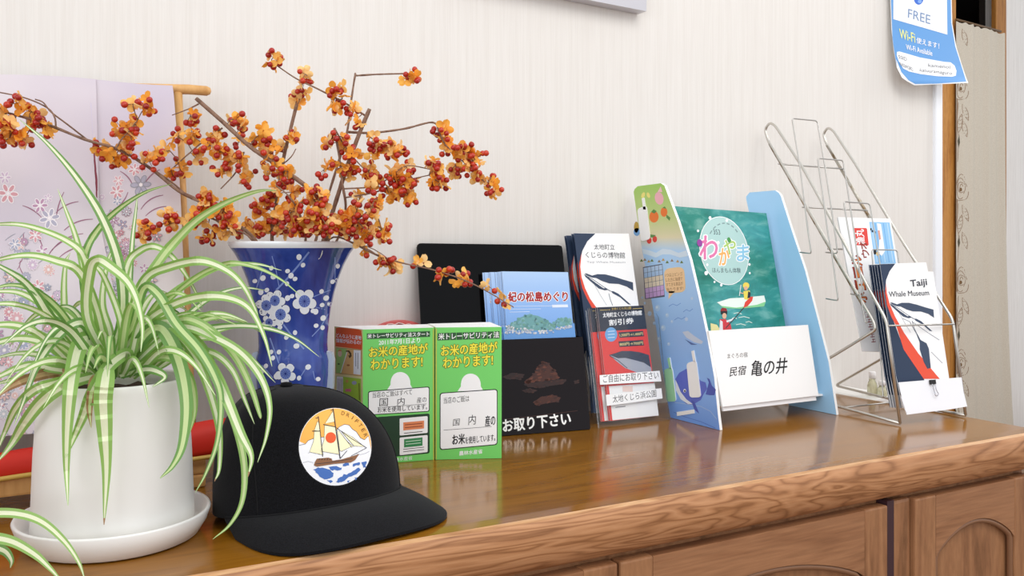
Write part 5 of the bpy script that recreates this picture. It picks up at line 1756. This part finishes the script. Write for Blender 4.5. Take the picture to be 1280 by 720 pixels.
pleaf([(150, 455), (168, 400), (180, 360), (198, 368), (220, 404), (248, 436), (268, 470), (276, 500), (272, 550), (258, 590), (244, 616)], -0.08, 0.0100, 0.8)
pleaf([(165, 460), (200, 420), (230, 408), (265, 420), (300, 440), (326, 472), (337, 508), (333, 545), (322, 578)], -0.08, 0.0095, 0.8)
pleaf([(165, 462), (215, 415), (250, 430), (274, 480), (294, 530), (305, 580), (303, 625), (288, 655), (266, 674)], -0.075, 0.0085, 0.8)
pleaf([(160, 462), (210, 420), (240, 440), (262, 490), (274, 540), (274, 585), (268, 602)], -0.07, 0.0085, 0.8, dry=True)
pleaf([(160, 456), (200, 404), (232, 420), (270, 470), (300, 540), (314, 570), (310, 596)], -0.08, 0.0125, 0.8, dry=True)
pleaf([(160, 456), (215, 404), (250, 404), (290, 440), (312, 480), (324, 516), (326, 524)], -0.06, 0.0085, 0.8, dry=True)
pleaf([(118, 470), (80, 482), (52, 502), (30, 530), (14, 556), (-4, 578)], -0.06, 0.0130, 0.85)
pleaf([(112, 466), (70, 478), (42, 488), (20, 510), (6, 540), (-6, 570)], -0.03, 0.0095, 0.8)
pleaf([(105, 466), (80, 456), (50, 444), (20, 442), (-14, 450)], -0.03, 0.0080)
pleaf([(110, 466), (84, 440), (46, 416), (10, 408), (-16, 410)], 0.02, 0.0080)
pleaf([(112, 462), (90, 424), (66, 392), (30, 368), (0, 364), (-24, 368)], -0.02, 0.0085)
pleaf([(105, 470), (80, 464), (50, 470), (18, 474), (-10, 482)], -0.04, 0.0095, 0.7)
pleaf([(100, 474), (70, 466), (40, 472), (12, 484), (-8, 500)], -0.06, 0.011, 0.8, gm=DRY, cm=leafmat('leaf_dry_pale', (214, 184, 140), (214, 184, 140)))
pleaf([(120, 466), (70, 462), (36, 456), (0, 470), (-14, 478)], -0.05, 0.009)
pleaf([(150, 470), (180, 462), (196, 464), (206, 472), (190, 484)], -0.07, 0.009, 0.8)
pleaf([(150, 462), (175, 430), (205, 402), (240, 392), (262, 398)], 0.0, 0.009)
pleaf([(130, 462), (138, 420), (128, 380), (134, 330), (146, 300)], 0.06, 0.008)
pleaf([(142, 462), (160, 400), (163, 340), (166, 296), (170, 262), (172, 240)], 0.08, 0.006)
pleaf([(115, 462), (85, 420), (80, 370), (82, 330), (88, 316)], 0.05, 0.0075)
pleaf([(150, 462), (166, 440), (186, 420), (204, 400), (230, 412), (242, 440), (248, 470)], -0.02, 0.0085)
pleaf([(160, 462), (214, 438), (262, 440), (290, 462), (306, 500), (318, 530)], -0.05, 0.008, 0.75)
pleaf([(150, 466), (206, 446), (236, 470), (244, 510), (236, 545)], -0.06, 0.0085, 0.8)
pleaf([(120, 470), (116, 480), (112, 510), (114, 535)], -0.08, 0.008, 0.8, gm=DRY, cm=LC2)
# the leaves that fill the crown, arching out all round
for i in range(42):
    az = i * 2.39996 + rl.uniform(-0.2, 0.2)
    reach, up = rl.uniform(0.05, 0.135), rl.uniform(0.06, 0.15)
    if math.sin(az) > 0.3: reach *= 0.8
    drop = rl.uniform(0.0, 0.9)
    d = Vector((math.cos(az), math.sin(az), 0))
    b0 = SC0 + Vector((0, 0, 0.148)) + d * rl.uniform(0.006, 0.03)
    pts = []
    for k in range(6):
        f = k / 5
        pts.append(b0 + d * reach * f ** 1.15 + Vector((0, 0, up * (1.0 * f * 2 - f * f * (1.15 + drop)))))
    pts = [Vector((a.x, a.y, max(a.z, T + 0.165 if (a - SC0).xy.length < 0.09 else T + 0.05))) for a in pts]
    leaf(t, pts, rl.uniform(0.007, 0.0105), 0.6)

# second plant, its pot beyond the left edge of the picture
S2 = Vector((-0.115, 0.945, T + 0.0005))
t2 = thing('potted_spider_plant', S2, 'spider plant at the far left edge, only drooping striped leaf tips showing', 'potted plant')
q = MB()
q.lathe([(0.0001, 0.0), (0.034, 0.0), (0.036, 0.004), (0.044, 0.060), (0.046, 0.064), (0.043, 0.064), (0.040, 0.052), (0.0001, 0.052)], S2, M(196, 120, 84, 0.7), 40)
q.build('pot', t2)
def pl2(px, dz, w, **k):
    pts = [S2 + Vector((0.004, 0, 0.054))] + [P(u, v, Z=0.785 + dz * i) for i, (u, v) in enumerate(px)]
    leaf(t2, pts, w, 0.75, **k)
pl2([(-60, 655), (-20, 643), (20, 642), (52, 652), (80, 676), (98, 702), (106, 724)], -0.003, 0.0085)
pl2([(-60, 690), (-20, 674), (12, 676), (42, 692), (62, 710), (80, 730)], -0.004, 0.0098, cm=LC)
pl2([(-50, 690), (-20, 684), (4, 688), (14, 700), (13, 710)], 0.0, 0.0098, cm=LC)
for i in range(10):
    az = math.radians(100 + i * 23)
    d = Vector((math.cos(az), math.sin(az), 0))
    leaf(t2, [S2 + Vector((0, 0, 0.054)) + d * (0.11 * f) + Vector((0, 0, 0.09 * (2 * f - 1.5 * f * f))) for f in (0, 0.25, 0.5, 0.75, 1)], 0.008)

# ------------------------------------------------------------------ black cap
FELT_, nt, p = nodemat('black_wool_felt', 0.95, 0.1)
v = coords(nt, (900, 900, 900))
nz = noise(nt, v, 1, 2)
nt.links.new(ramp(nt, nz, [(0.3, (9, 9, 11)), (0.7, (24, 24, 28))]), p.inputs['Base Color'])
bump(nt, p, nz, 0.3, 0.0004)
p.inputs['Sheen Weight'].default_value = 0.08
yaw = math.radians(11)
cx_, cy_ = Vector((math.cos(yaw), math.sin(yaw), 0)), Vector((-math.sin(yaw), math.cos(yaw), 0))   # across, toward the back
CC = Vector((0.304, 1.000, T))
t = thing('baseball_cap', CC, 'black flat-brim cap with a round sailing ship patch, beside the white pot', 'cap')
HC = 0.128
def crown(phi, s):
    """phi round the head (0 = front), s up from the sweatband"""
    c, sn = math.cos(phi), math.sin(phi)
    a, bf, bb = 0.106, 0.088, 0.096
    front = max(0.0, c)
    e = 2.6 + 0.9 * front
    k = max(0.0, 1 - s ** e) ** (1 / e)
    k = k * (1 - 0.10 * (1 - front) * s ** 2)
    x = a * sn * k
    y = -(bf if c > 0 else bb) * c * k
    z = 0.012 + HC * s * (1 - 0.06 * (1 - c) / 2 * (1 - s)) + 0.014 * front * (1 - s) ** 2
    x += -0.022 * s ** 2.2
    y += 0.016 * s ** 1.6
    if c < 0: z -= 0.011 * (-c) * (1 - s)
    return CC + cx_ * x + cy_ * y + Vector((0, 0, z))
NP, NS = 72, 26
ss = [math.sin(math.pi / 2 * i / NS) for i in range(NS)] + [0.9995]
vs = [crown(2 * math.pi * k / NP, s) for s in ss for k in range(NP)]
fs = [(i * NP + k, i * NP + (k + 1) % NP, (i + 1) * NP + (k + 1) % NP, (i + 1) * NP + k) for i in range(len(ss) - 1) for k in range(NP)]
vs.append(crown(0, 0.9999)); vs[-1] = sum(vs[-1 - NP:-1], Vector()) / NP
fs += [(NS * NP + k, NS * NP + (k + 1) % NP, len(vs) - 1) for k in range(NP)]
q = MB(); q.add(vs, fs, FELT_, True); q.build('crown', t)
CSK = Skin(vs, fs)
q = MB()
bc = vs[-1]
q.lathe([(0.0001, -0.001), (0.0062, -0.001), (0.0072, 0.0015), (0.0058, 0.0042), (0.0001, 0.0052)], bc + Vector((0, 0, 0.0)), FELT_, 20); q.build('button', t)
# seams
for ph in (0.95, -0.95, 2.2, -2.2, math.pi):
    q = MB()
    pts = [crown(ph, math.sin(math.pi / 2 * i / 24)) for i in range(24)]
    pts = [a + (a - CC).normalized() * 0.0002 for a in pts]
    q.tube(pts, 0.0007, M(14, 14, 17, 0.95), 5); q.build('seam', t)
# brim
q = MB()
NB = 36
inner, outer = [], []
for k in range(NB + 1):
    w = k / NB
    ph = math.radians(-82 + 164 * w)
    a = crown(ph, 0.0)
    inner.append(a + Vector((0, 0, 0.001)) - cy_ * 0.0005)
xs_ = [-0.108, 0.108]
for k in range(NB + 1):
    w = 2 * k / NB - 1
    # rounded-rectangle brim outline in cap axes
    ang_ = w * math.radians(96)
    sx, sy = math.sin(ang_), math.cos(ang_)
    e = 3.0
    r_ = (abs(sx / 0.112) ** e + abs(sy / 0.092) ** e) ** (-1 / e)
    x, y = sx * r_, sy * r_
    zz = 0.0035 + 0.008 * max(0, 1 - (abs(x) / 0.10) ** 2) * 0.35
    outer.append(CC + cx_ * (x + 0.004) - cy_ * (0.058 + max(-0.02, y) * 1.0) + Vector((0, 0, zz)))
rowsB = []
for i in range(9):
    f = i / 8
    rowsB.append([inner[k] * (1 - f) + outer[k] * f + Vector((0, 0, 0.005 * math.sin(math.pi * f) * (1 - (2 * k / NB - 1) ** 2))) for k in range(NB + 1)])
vsb = [a for r in rowsB for a in r]
W1 = NB + 1
fsb = [(i * W1 + k, i * W1 + k + 1, (i + 1) * W1 + k + 1, (i + 1) * W1 + k) for i in range(8) for k in range(NB)]
th = Vector((0, 0, -0.0028))
q.add(vsb, fsb, FELT_, True)
q.add([a + th for a in vsb], [tuple(reversed(f)) for f in fsb], FELT_, True)
edge = [r[0] for r in rowsB] + rowsB[-1][1:] + [r[-1] for r in reversed(rowsB[:-1])]
ne = len(edge)
q.add(edge + [a + th for a in edge], [(i, i + 1, ne + i + 1, ne + i) for i in range(ne - 1)], FELT_, True)
q.build('brim', t)
q = MB(); q.tube([a + Vector((0, 0, 0.0005)) - cy_ * 0.0006 for a in inner], 0.0011, M(12, 12, 15, 0.95), 6); q.build('seam', t)
# patch
q = MB()
g = lambda x, y: (360 + x / 6, 500 + y / 6)
cp = g(352, 352)
def el(k): return dict(rx=45.3 * k, ry=48.2 * k)
q.ellipse(CSK, *cp, 46.8, 49.8, M(20, 20, 24, 0.9), 3, 0, 56)
q.ellipse(CSK, *cp, 45.2, 48.2, M(242, 242, 246, 0.7), 6, 0, 56)
PO, PS, PBR, PBL, PK_ = M(246, 178, 84, 0.7), M(246, 238, 196, 0.7), M(140, 96, 66, 0.7), M(72, 112, 184, 0.7), M(50, 48, 56, 0.7)
sky = []
for k in range(33):
    a = math.radians(188) + math.radians(176) * k / 32
    sky.append((cp[0] + 44.6 * math.cos(a), cp[1] + 47.6 * math.sin(a)))
cl = [g(*a) for a in ((600, 270), (570, 300), (540, 285), (510, 240), (480, 220), (455, 190), (420, 185), (380, 205), (330, 270), (260, 280), (200, 285), (150, 305), (130, 330), (84, 340))]
q.poly(CSK, sky + cl[:-1], PO, 8)
q.stroke(CSK, cl, 0.5, PK_, 9)
for pp in (((220, 160), (232, 180), (240, 235), (195, 230)), ((195, 238), (240, 238), (250, 330), (262, 412), (160, 390), (190, 310)),
           ((335, 85), (340, 100), (352, 165), (275, 180)), ((272, 192), (355, 205), (370, 330), (380, 408), (242, 384), (268, 300)),
           ((366, 230), (385, 240), (470, 350), (400, 385), (384, 378)), ((392, 232), (480, 280), (570, 352), (490, 345)), ((392, 250), (440, 310), (486, 352), (474, 356))):
    q.poly(CSK, [g(*a) for a in pp], PS, 10)
    q.stroke(CSK, [g(*a) for a in pp], 0.45, PK_, 11, closed=True)
q.ellipse(CSK, *g(318, 284), 6.5, 6.7, M(228, 92, 44, 0.7), 12)
for ln, w_ in (([(225, 125), (240, 250), (258, 425)], 0.9), ([(335, 70), (358, 240), (388, 440)], 1.2), ([(360, 210), (470, 290), (585, 360)], 0.7), ([(585, 360), (470, 420)], 0.6), ([(388, 440), (440, 380)], 0.7), ([(180, 235), (240, 235)], 0.9), ([(262, 186), (352, 205)], 0.9), ([(205, 140), (228, 135)], 0.8), ([(318, 82), (338, 76)], 0.8)):
    q.stroke(CSK, [g(*a) for a in ln], w_, PK_, 12)
q.poly(CSK, [g(*a) for a in ((200, 465), (215, 440), (300, 432), (325, 440), (330, 455), (400, 445), (500, 415), (530, 405), (500, 450), (470, 468), (340, 480), (215, 500), (192, 490))], PBR, 12)
q.stroke(CSK, [g(*a) for a in ((205, 480), (330, 466), (480, 440))], 0.7, PK_, 13)
for k in range(5):
    q.stroke(CSK, [g(230 + 20 * k, 450), g(236 + 20 * k, 440)], 0.8, PK_, 13)
sea = [((190, 520), (240, 505), (300, 520), (340, 545), (330, 585), (270, 590), (220, 560)), ((300, 505), (360, 490), (400, 510), (380, 530), (330, 525)), ((410, 480), (450, 475), (455, 495), (415, 500)), ((480, 480), (530, 465), (540, 485), (490, 500)), ((370, 590), (420, 560), (470, 545), (520, 510), (545, 520), (510, 560), (450, 580), (400, 620), (360, 615)), ((550, 470), (585, 460), (580, 500), (560, 505)), ((290, 605), (330, 605), (320, 620)), ((490, 585), (520, 575), (505, 600)), ((440, 610), (470, 600), (455, 620))]
rs = random.Random(3)
for pp in sea:
    out = []
    for i, a in enumerate(pp):
        b_ = pp[(i + 1) % len(pp)]
        for k in range(3):
            f = k / 3
            out.append(g(a[0] + (b_[0] - a[0]) * f + rs.uniform(-5, 5), a[1] + (b_[1] - a[1]) * f + rs.uniform(-6, 6)))
    q.poly(CSK, out, PBL, 9)
for k, ch in enumerate('DRIFTER'):
    a = math.radians(-76 + 9.4 * k)
    r1x, r1y = 37.5, 40.5
    x, y = cp[0] + r1x * math.cos(a), cp[1] + r1y * math.sin(a)
    dx, dy = math.cos(a + math.pi / 2), math.sin(a + math.pi / 2)
    w_ = 3.9 if ch != 'I' else 1.0
    x -= dx * w_ / 2; y -= dy * w_ / 2
    q.text(CSK, ch, (x, y), (x + dx * w_, y + dy * w_), (x + math.cos(a) * 4.4, y + math.sin(a) * 4.4), M(120, 92, 40, 0.7), 12)
for pp in (((150, 400), (180, 380), (210, 400), (240, 410)), ((500, 400), (540, 410), (580, 400), (605, 385)), ((110, 470), (150, 460), (190, 470))):
    q.stroke(CSK, [g(*a) for a in pp], 0.4, M(150, 150, 160), 9)
q.build('patch', t)

# ------------------------------------------------------------------ kimono on its stand
YT, YB, HT = 1.292, 1.178, 0.512             # the stand leans back on the wall
def stand(x, s, off=0.0):                    # s = 0 at the foot, 1 at the bar
    return Vector((x, YB + (YT - YB) * s - off, T + HT * s))
KP = Plane(stand(0, 0.5, 0.016), 0, math.degrees(math.atan2(YT - YB, HT)))
XP = P(231, 300, Y=1.235).x
XB = P(264, 113, Y=YT).x
t = thing('kimono_stand', (0, 1.2, T), 'pale wooden kimono stand with a rounded top bar end, leaning on the wall', 'kimono stand')
q = MB()
bz_ = stand(0, 1)
yb, zb = bz_.y, P(250, 113, Y=bz_.y).z
prof_ = [(XB - 0.0, 0.0005), (XB - 0.0015, 0.0045), (XB - 0.006, 0.0072), (XB - 0.03, 0.0080)]
pts = [(x, yb, zb) for x, r in prof_[::-1]]
q.tube([(-0.50, yb, zb - 0.045)] + pts, [0.0068] + [min(r, 0.0068) for x, r in prof_[::-1]], STANDWOOD, 16)
q.build('top_bar', t)
for x in (XP, -0.46):
    q = MB()
    a, b_ = stand(x, 0.018), Vector((x, yb, zb - 0.004 - 0.06 * (XB - x)))
    q.tube([a, (a + b_) / 2, b_], 0.0066, STANDWOOD, 14)
    q.build('post', t)
    q = MB()
    q.box((x - 0.012, 1.06 if x < 0 else 1.157, T + 0.0004), (x + 0.012, 1.30, T + 0.016), STANDWOOD, 0.003)
    q.build('foot', t)
q = MB(); q.box((-0.49, 1.158, T + 0.0165), (XP + 0.012, 1.176, T + 0.037), STANDWOOD, 0.003); q.build('lower_bar', t)

m, nt, p = nodemat('lilac_silk', 0.45, 0.3)
v = coords(nt, (5, 5, 5))
nt.links.new(ramp(nt, noise(nt, v, 1, 2, 0.4), [(0.35, (196, 185, 198)), (0.55, (212, 202, 208)), (0.75, (220, 211, 208))]), p.inputs['Base Color'])
p.inputs['Sheen Weight'].default_value = 0.2
SILK = m
t = thing('kimono', stand(-0.1, 0.5), 'lilac silk kimono with woven flowers, draped over the wooden stand bar', 'kimono')
def cloth(name, cols, ztop, zbot, off, mat=SILK, seedp=0.0):
    """cols: function (0..1) -> left x and right x at height fraction; returns the surface for printing"""
    NXC, NZC = 36, 30
    vs = []
    for j in range(NZC + 1):
        f = j / NZC
        x0, x1 = cols(f)
        for i in range(NXC + 1):
            s_ = i / NXC
            x = x0 + (x1 - x0) * s_
            z = ztop + (zbot - ztop) * f
            ss_ = (z - T) / HT
            y = YB + (YT - YB) * min(ss_, 1.03) - off
            y -= 0.0022 * math.sin(x * 70 + seedp + 1.5 * f) * (0.3 + f) + 0.0016 * math.sin(x * 31 + 5 * f + seedp)
            y -= 0.0016 * math.sin(9 * (f + x * 3)) * math.exp(-6 * f)
            if f < 0.04: y += 0.003 * (1 - f / 0.04)
            z -= 0.06 * (XB - x) * (1 - f)
            zz = z + (0.004 * math.sin(x * 17 + 1) if j == 0 else 0)
            vs.append(Vector((x, y, zz)))
    fs = [(j * (NXC + 1) + i, (j + 1) * (NXC + 1) + i, (j + 1) * (NXC + 1) + i + 1, j * (NXC + 1) + i + 1) for j in range(NZC) for i in range(NXC)]
    return vs, fs
zt_ = zb + 0.0088
xr_ = P(216, 112, Y=YT - 0.014).x
xs_m = P(122, 240, Y=1.235).x
parts = []
for name, fx_, zlo, off, sp_ in (('sleeve', lambda f: (xs_m - 0.003, xr_ + 0.004 * math.sin(3 * f)), T + 0.082, 0.0165, 0.0), ('body_panel', lambda f: (-0.43, xs_m + 0.0015 + (0.0 if f < 0.42 else 0.042 * (f - 0.42) / 0.58)), T + 0.082, 0.0205, 2.0)):
    vs, fs = cloth(name, fx_, zt_, zlo, off, SILK, sp_)
    parts.append((name, vs, fs))
CPAL = [(214, 142, 146), (206, 120, 122), (150, 150, 170), (126, 140, 166), (166, 104, 140), (196, 166, 190), (224, 168, 150), (180, 190, 190)]
SB_ = (206, 197, 210)
def fade(c, k): return tuple(int(c[i] * (1 - k) + SB_[i] * k) for i in range(3))
CM = [M(*fade(c, 0.4), 0.5) for c in CPAL]
WL = M(238, 230, 232, 0.5); MAR = M(*fade((128, 62, 88), 0.3), 0.5); GRY = M(*fade((130, 132, 142), 0.25), 0.5)
rk = random.Random(21)
def kflower(q, S, x, y, r, mat, out=WL, n=6, l=2):
    ph = rk.uniform(0, 6)
    for k in range(n):
        a = ph + 2 * math.pi * k / n
        q.ellipse(S, x + r * 0.6 * math.cos(a), y + r * 0.6 * math.sin(a), r * 0.44, r * 0.27, out, l, math.degrees(a), 10)
        q.ellipse(S, x + r * 0.6 * math.cos(a), y + r * 0.6 * math.sin(a), r * 0.36, r * 0.18, mat, l + 1, math.degrees(a), 10)
    q.ellipse(S, x, y, r * 0.18, r * 0.18, WL, l + 2, 0, 8)
def blade(q, S, pts, mat=MAR, w=1.6):
    n = len(pts)
    q.stroke(S, pts, [w * (0.3 + 0.7 * math.sin(math.pi * (0.1 + 0.8 * k / (n - 1)))) for k in range(n)], mat, 2)
def arc(x0, y0, x1, y1, bend):
    mx_, my_ = (x0 + x1) / 2 - (y1 - y0) * bend, (y0 + y1) / 2 + (x1 - x0) * bend
    return [((1 - s) ** 2 * x0 + 2 * s * (1 - s) * mx_ + s * s * x1, (1 - s) ** 2 * y0 + 2 * s * (1 - s) * my_ + s * s * y1) for s in [k / 8 for k in range(9)]]
for name, vs, fs in parts:
    q = MB(); q.add(vs, fs, SILK, True)
    q.add([a + Vector((0, 0.0012, 0)) for a in vs], [tuple(reversed(f)) for f in fs], SILK, True)
    S = Skin(vs, fs)
    if name == 'body_panel':
        for (x, y, r) in ((10, 242, 13), (6, 222, 8), (50, 257, 10), (62, 273, 13), (60, 248, 6)):
            kflower(q, S, x, y, r, rk.choice(CM[2:4]) if x in (62,) else rk.choice(CM[:2] + CM[4:6]), WL, 6)
        for a in ((28, 257, 52, 272, -0.15), (70, 266, 98, 252, -0.18), (36, 285, 54, 312, -0.2), (60, 320, 104, 292, -0.25), (80, 288, 116, 274, -0.2), (70, 275, 80, 240, -0.1), (62, 316, 96, 296, -0.2), (74, 322, 110, 308, -0.2)):
            blade(q, S, arc(*a))
        for i in range(210):
            y = 285 + 270 * rk.random() ** 0.8
            x = rk.uniform(-40, 40 + (y - 280) * 0.42)
            if x > 120: continue
            kflower(q, S, x, y, rk.uniform(4, 9.5), rk.choice(CM), rk.choice([WL, WL, GRY]), rk.choice([5, 6, 8, 10]), 2 + 3 * (i % 5))
        for i in range(40):
            y = 280 + 250 * rk.random(); x = rk.uniform(-30, 40 + (y - 280) * 0.4)
            blade(q, S, arc(x, y, x + rk.uniform(-14, 14), y - rk.uniform(6, 14), rk.uniform(-.3, .3)), rk.choice([MAR, GRY]), 1.2)
        q.stroke(S, [(121.5, 106), (121.5, 140), (122, 180)], 0.5, M(200, 190, 214, 0.5), 1)
    else:
        for (x, y, r) in ((176, 231, 13), (168, 212, 8), (146, 240, 9), (178, 210, 6), (148, 226, 7)):
            kflower(q, S, x, y, r, CM[2] if x == 176 else rk.choice(CM[:2]), GRY if x == 176 else WL, 6)
        for a in ((150, 214, 166, 232, -0.2), (176, 262, 204, 244, -0.25), (182, 270, 208, 258, -0.2), (170, 240, 172, 262, 0.05), (180, 232, 200, 212, -0.2), (142, 262, 160, 240, 0.2)):
            blade(q, S, arc(*a))
        for i in range(120):
            y = 225 + 240 * rk.random() ** 0.7
            x = 132 + (y - 225) * 0.16 + rk.gauss(0, 1) * 12
            if x < 124 or x > 205: continue
            kflower(q, S, x, y, rk.uniform(3.5, 7.5), rk.choice(CM), rk.choice([WL, GRY, MAR]), rk.choice([5, 6, 8]), 2 + 3 * (i % 5))
        for (x, y) in ((182, 360), (190, 350), (176, 372), (200, 330), (196, 296), (206, 318)):
            kflower(q, S, x, y, 7, rk.choice(CM), GRY, 5, 20)
    q.build(name, t)
    if name == 'body_panel':
        q = MB()
        q.poly(S, [(121.6, 166), (123.6, 172), (125.6, 200), (127.2, 214), (126.6, 238), (125, 236), (124, 214), (122.2, 186)], M(120, 36, 56, 0.5), 3)
        q.build('lining_edge', t)
# back half behind the bar
q = MB()
vs, fs = cloth('back', lambda f: (-0.43, xr_), zt_, T + 0.3, -0.014, SILK, 1.0)
q.add(vs, fs, SILK, True); q.build('back_panel', t)

# red cloth and gold cord on the lower bar
t = thing('folded_obi', (0.0, 1.165, T + 0.037), 'bright red folded sash lying along the lower bar of the kimono stand', 'sash')
q = MB()
xs2 = [-0.45 + (XP + 0.055 + 0.45) * i / 50 for i in range(51)]
REDC = M(206, 40, 24, 0.6)
pr_ = [(-0.012, 0.0), (-0.016, 0.006), (-0.015, 0.018), (-0.009, 0.0265), (0.0, 0.028), (0.010, 0.026), (0.013, 0.012), (0.011, 0.0)]
vs = []
for i, x in enumerate(xs2):
    for dy, dz in pr_:
        vs.append((x, 1.168 + dy + 0.0012 * math.sin(x * 60), T + 0.0375 + dz * (1 + 0.10 * math.sin(x * 37) + 0.5 * max(0, (x - 0.12) / 0.12))))
k_ = len(pr_)
fs = [(i * k_ + j, (i + 1) * k_ + j, (i + 1) * k_ + (j + 1) % k_, i * k_ + (j + 1) % k_) for i in range(50) for j in range(k_)]
fs += [tuple(range(k_)), tuple(50 * k_ + j for j in range(k_))[::-1]]
q.add(vs, fs, REDC, True)
q.build('cloth', t)
q = MB()
q.tube([(x, 1.1508, T + 0.0395 + 0.002 * math.sin(x * 25)) for x in xs2[8:]], 0.0028, M(206, 170, 84, 0.4), 8)
q.build('gold_cord', t)

for o in bpy.data.objects:
    if '_o' in o: del o['_o']
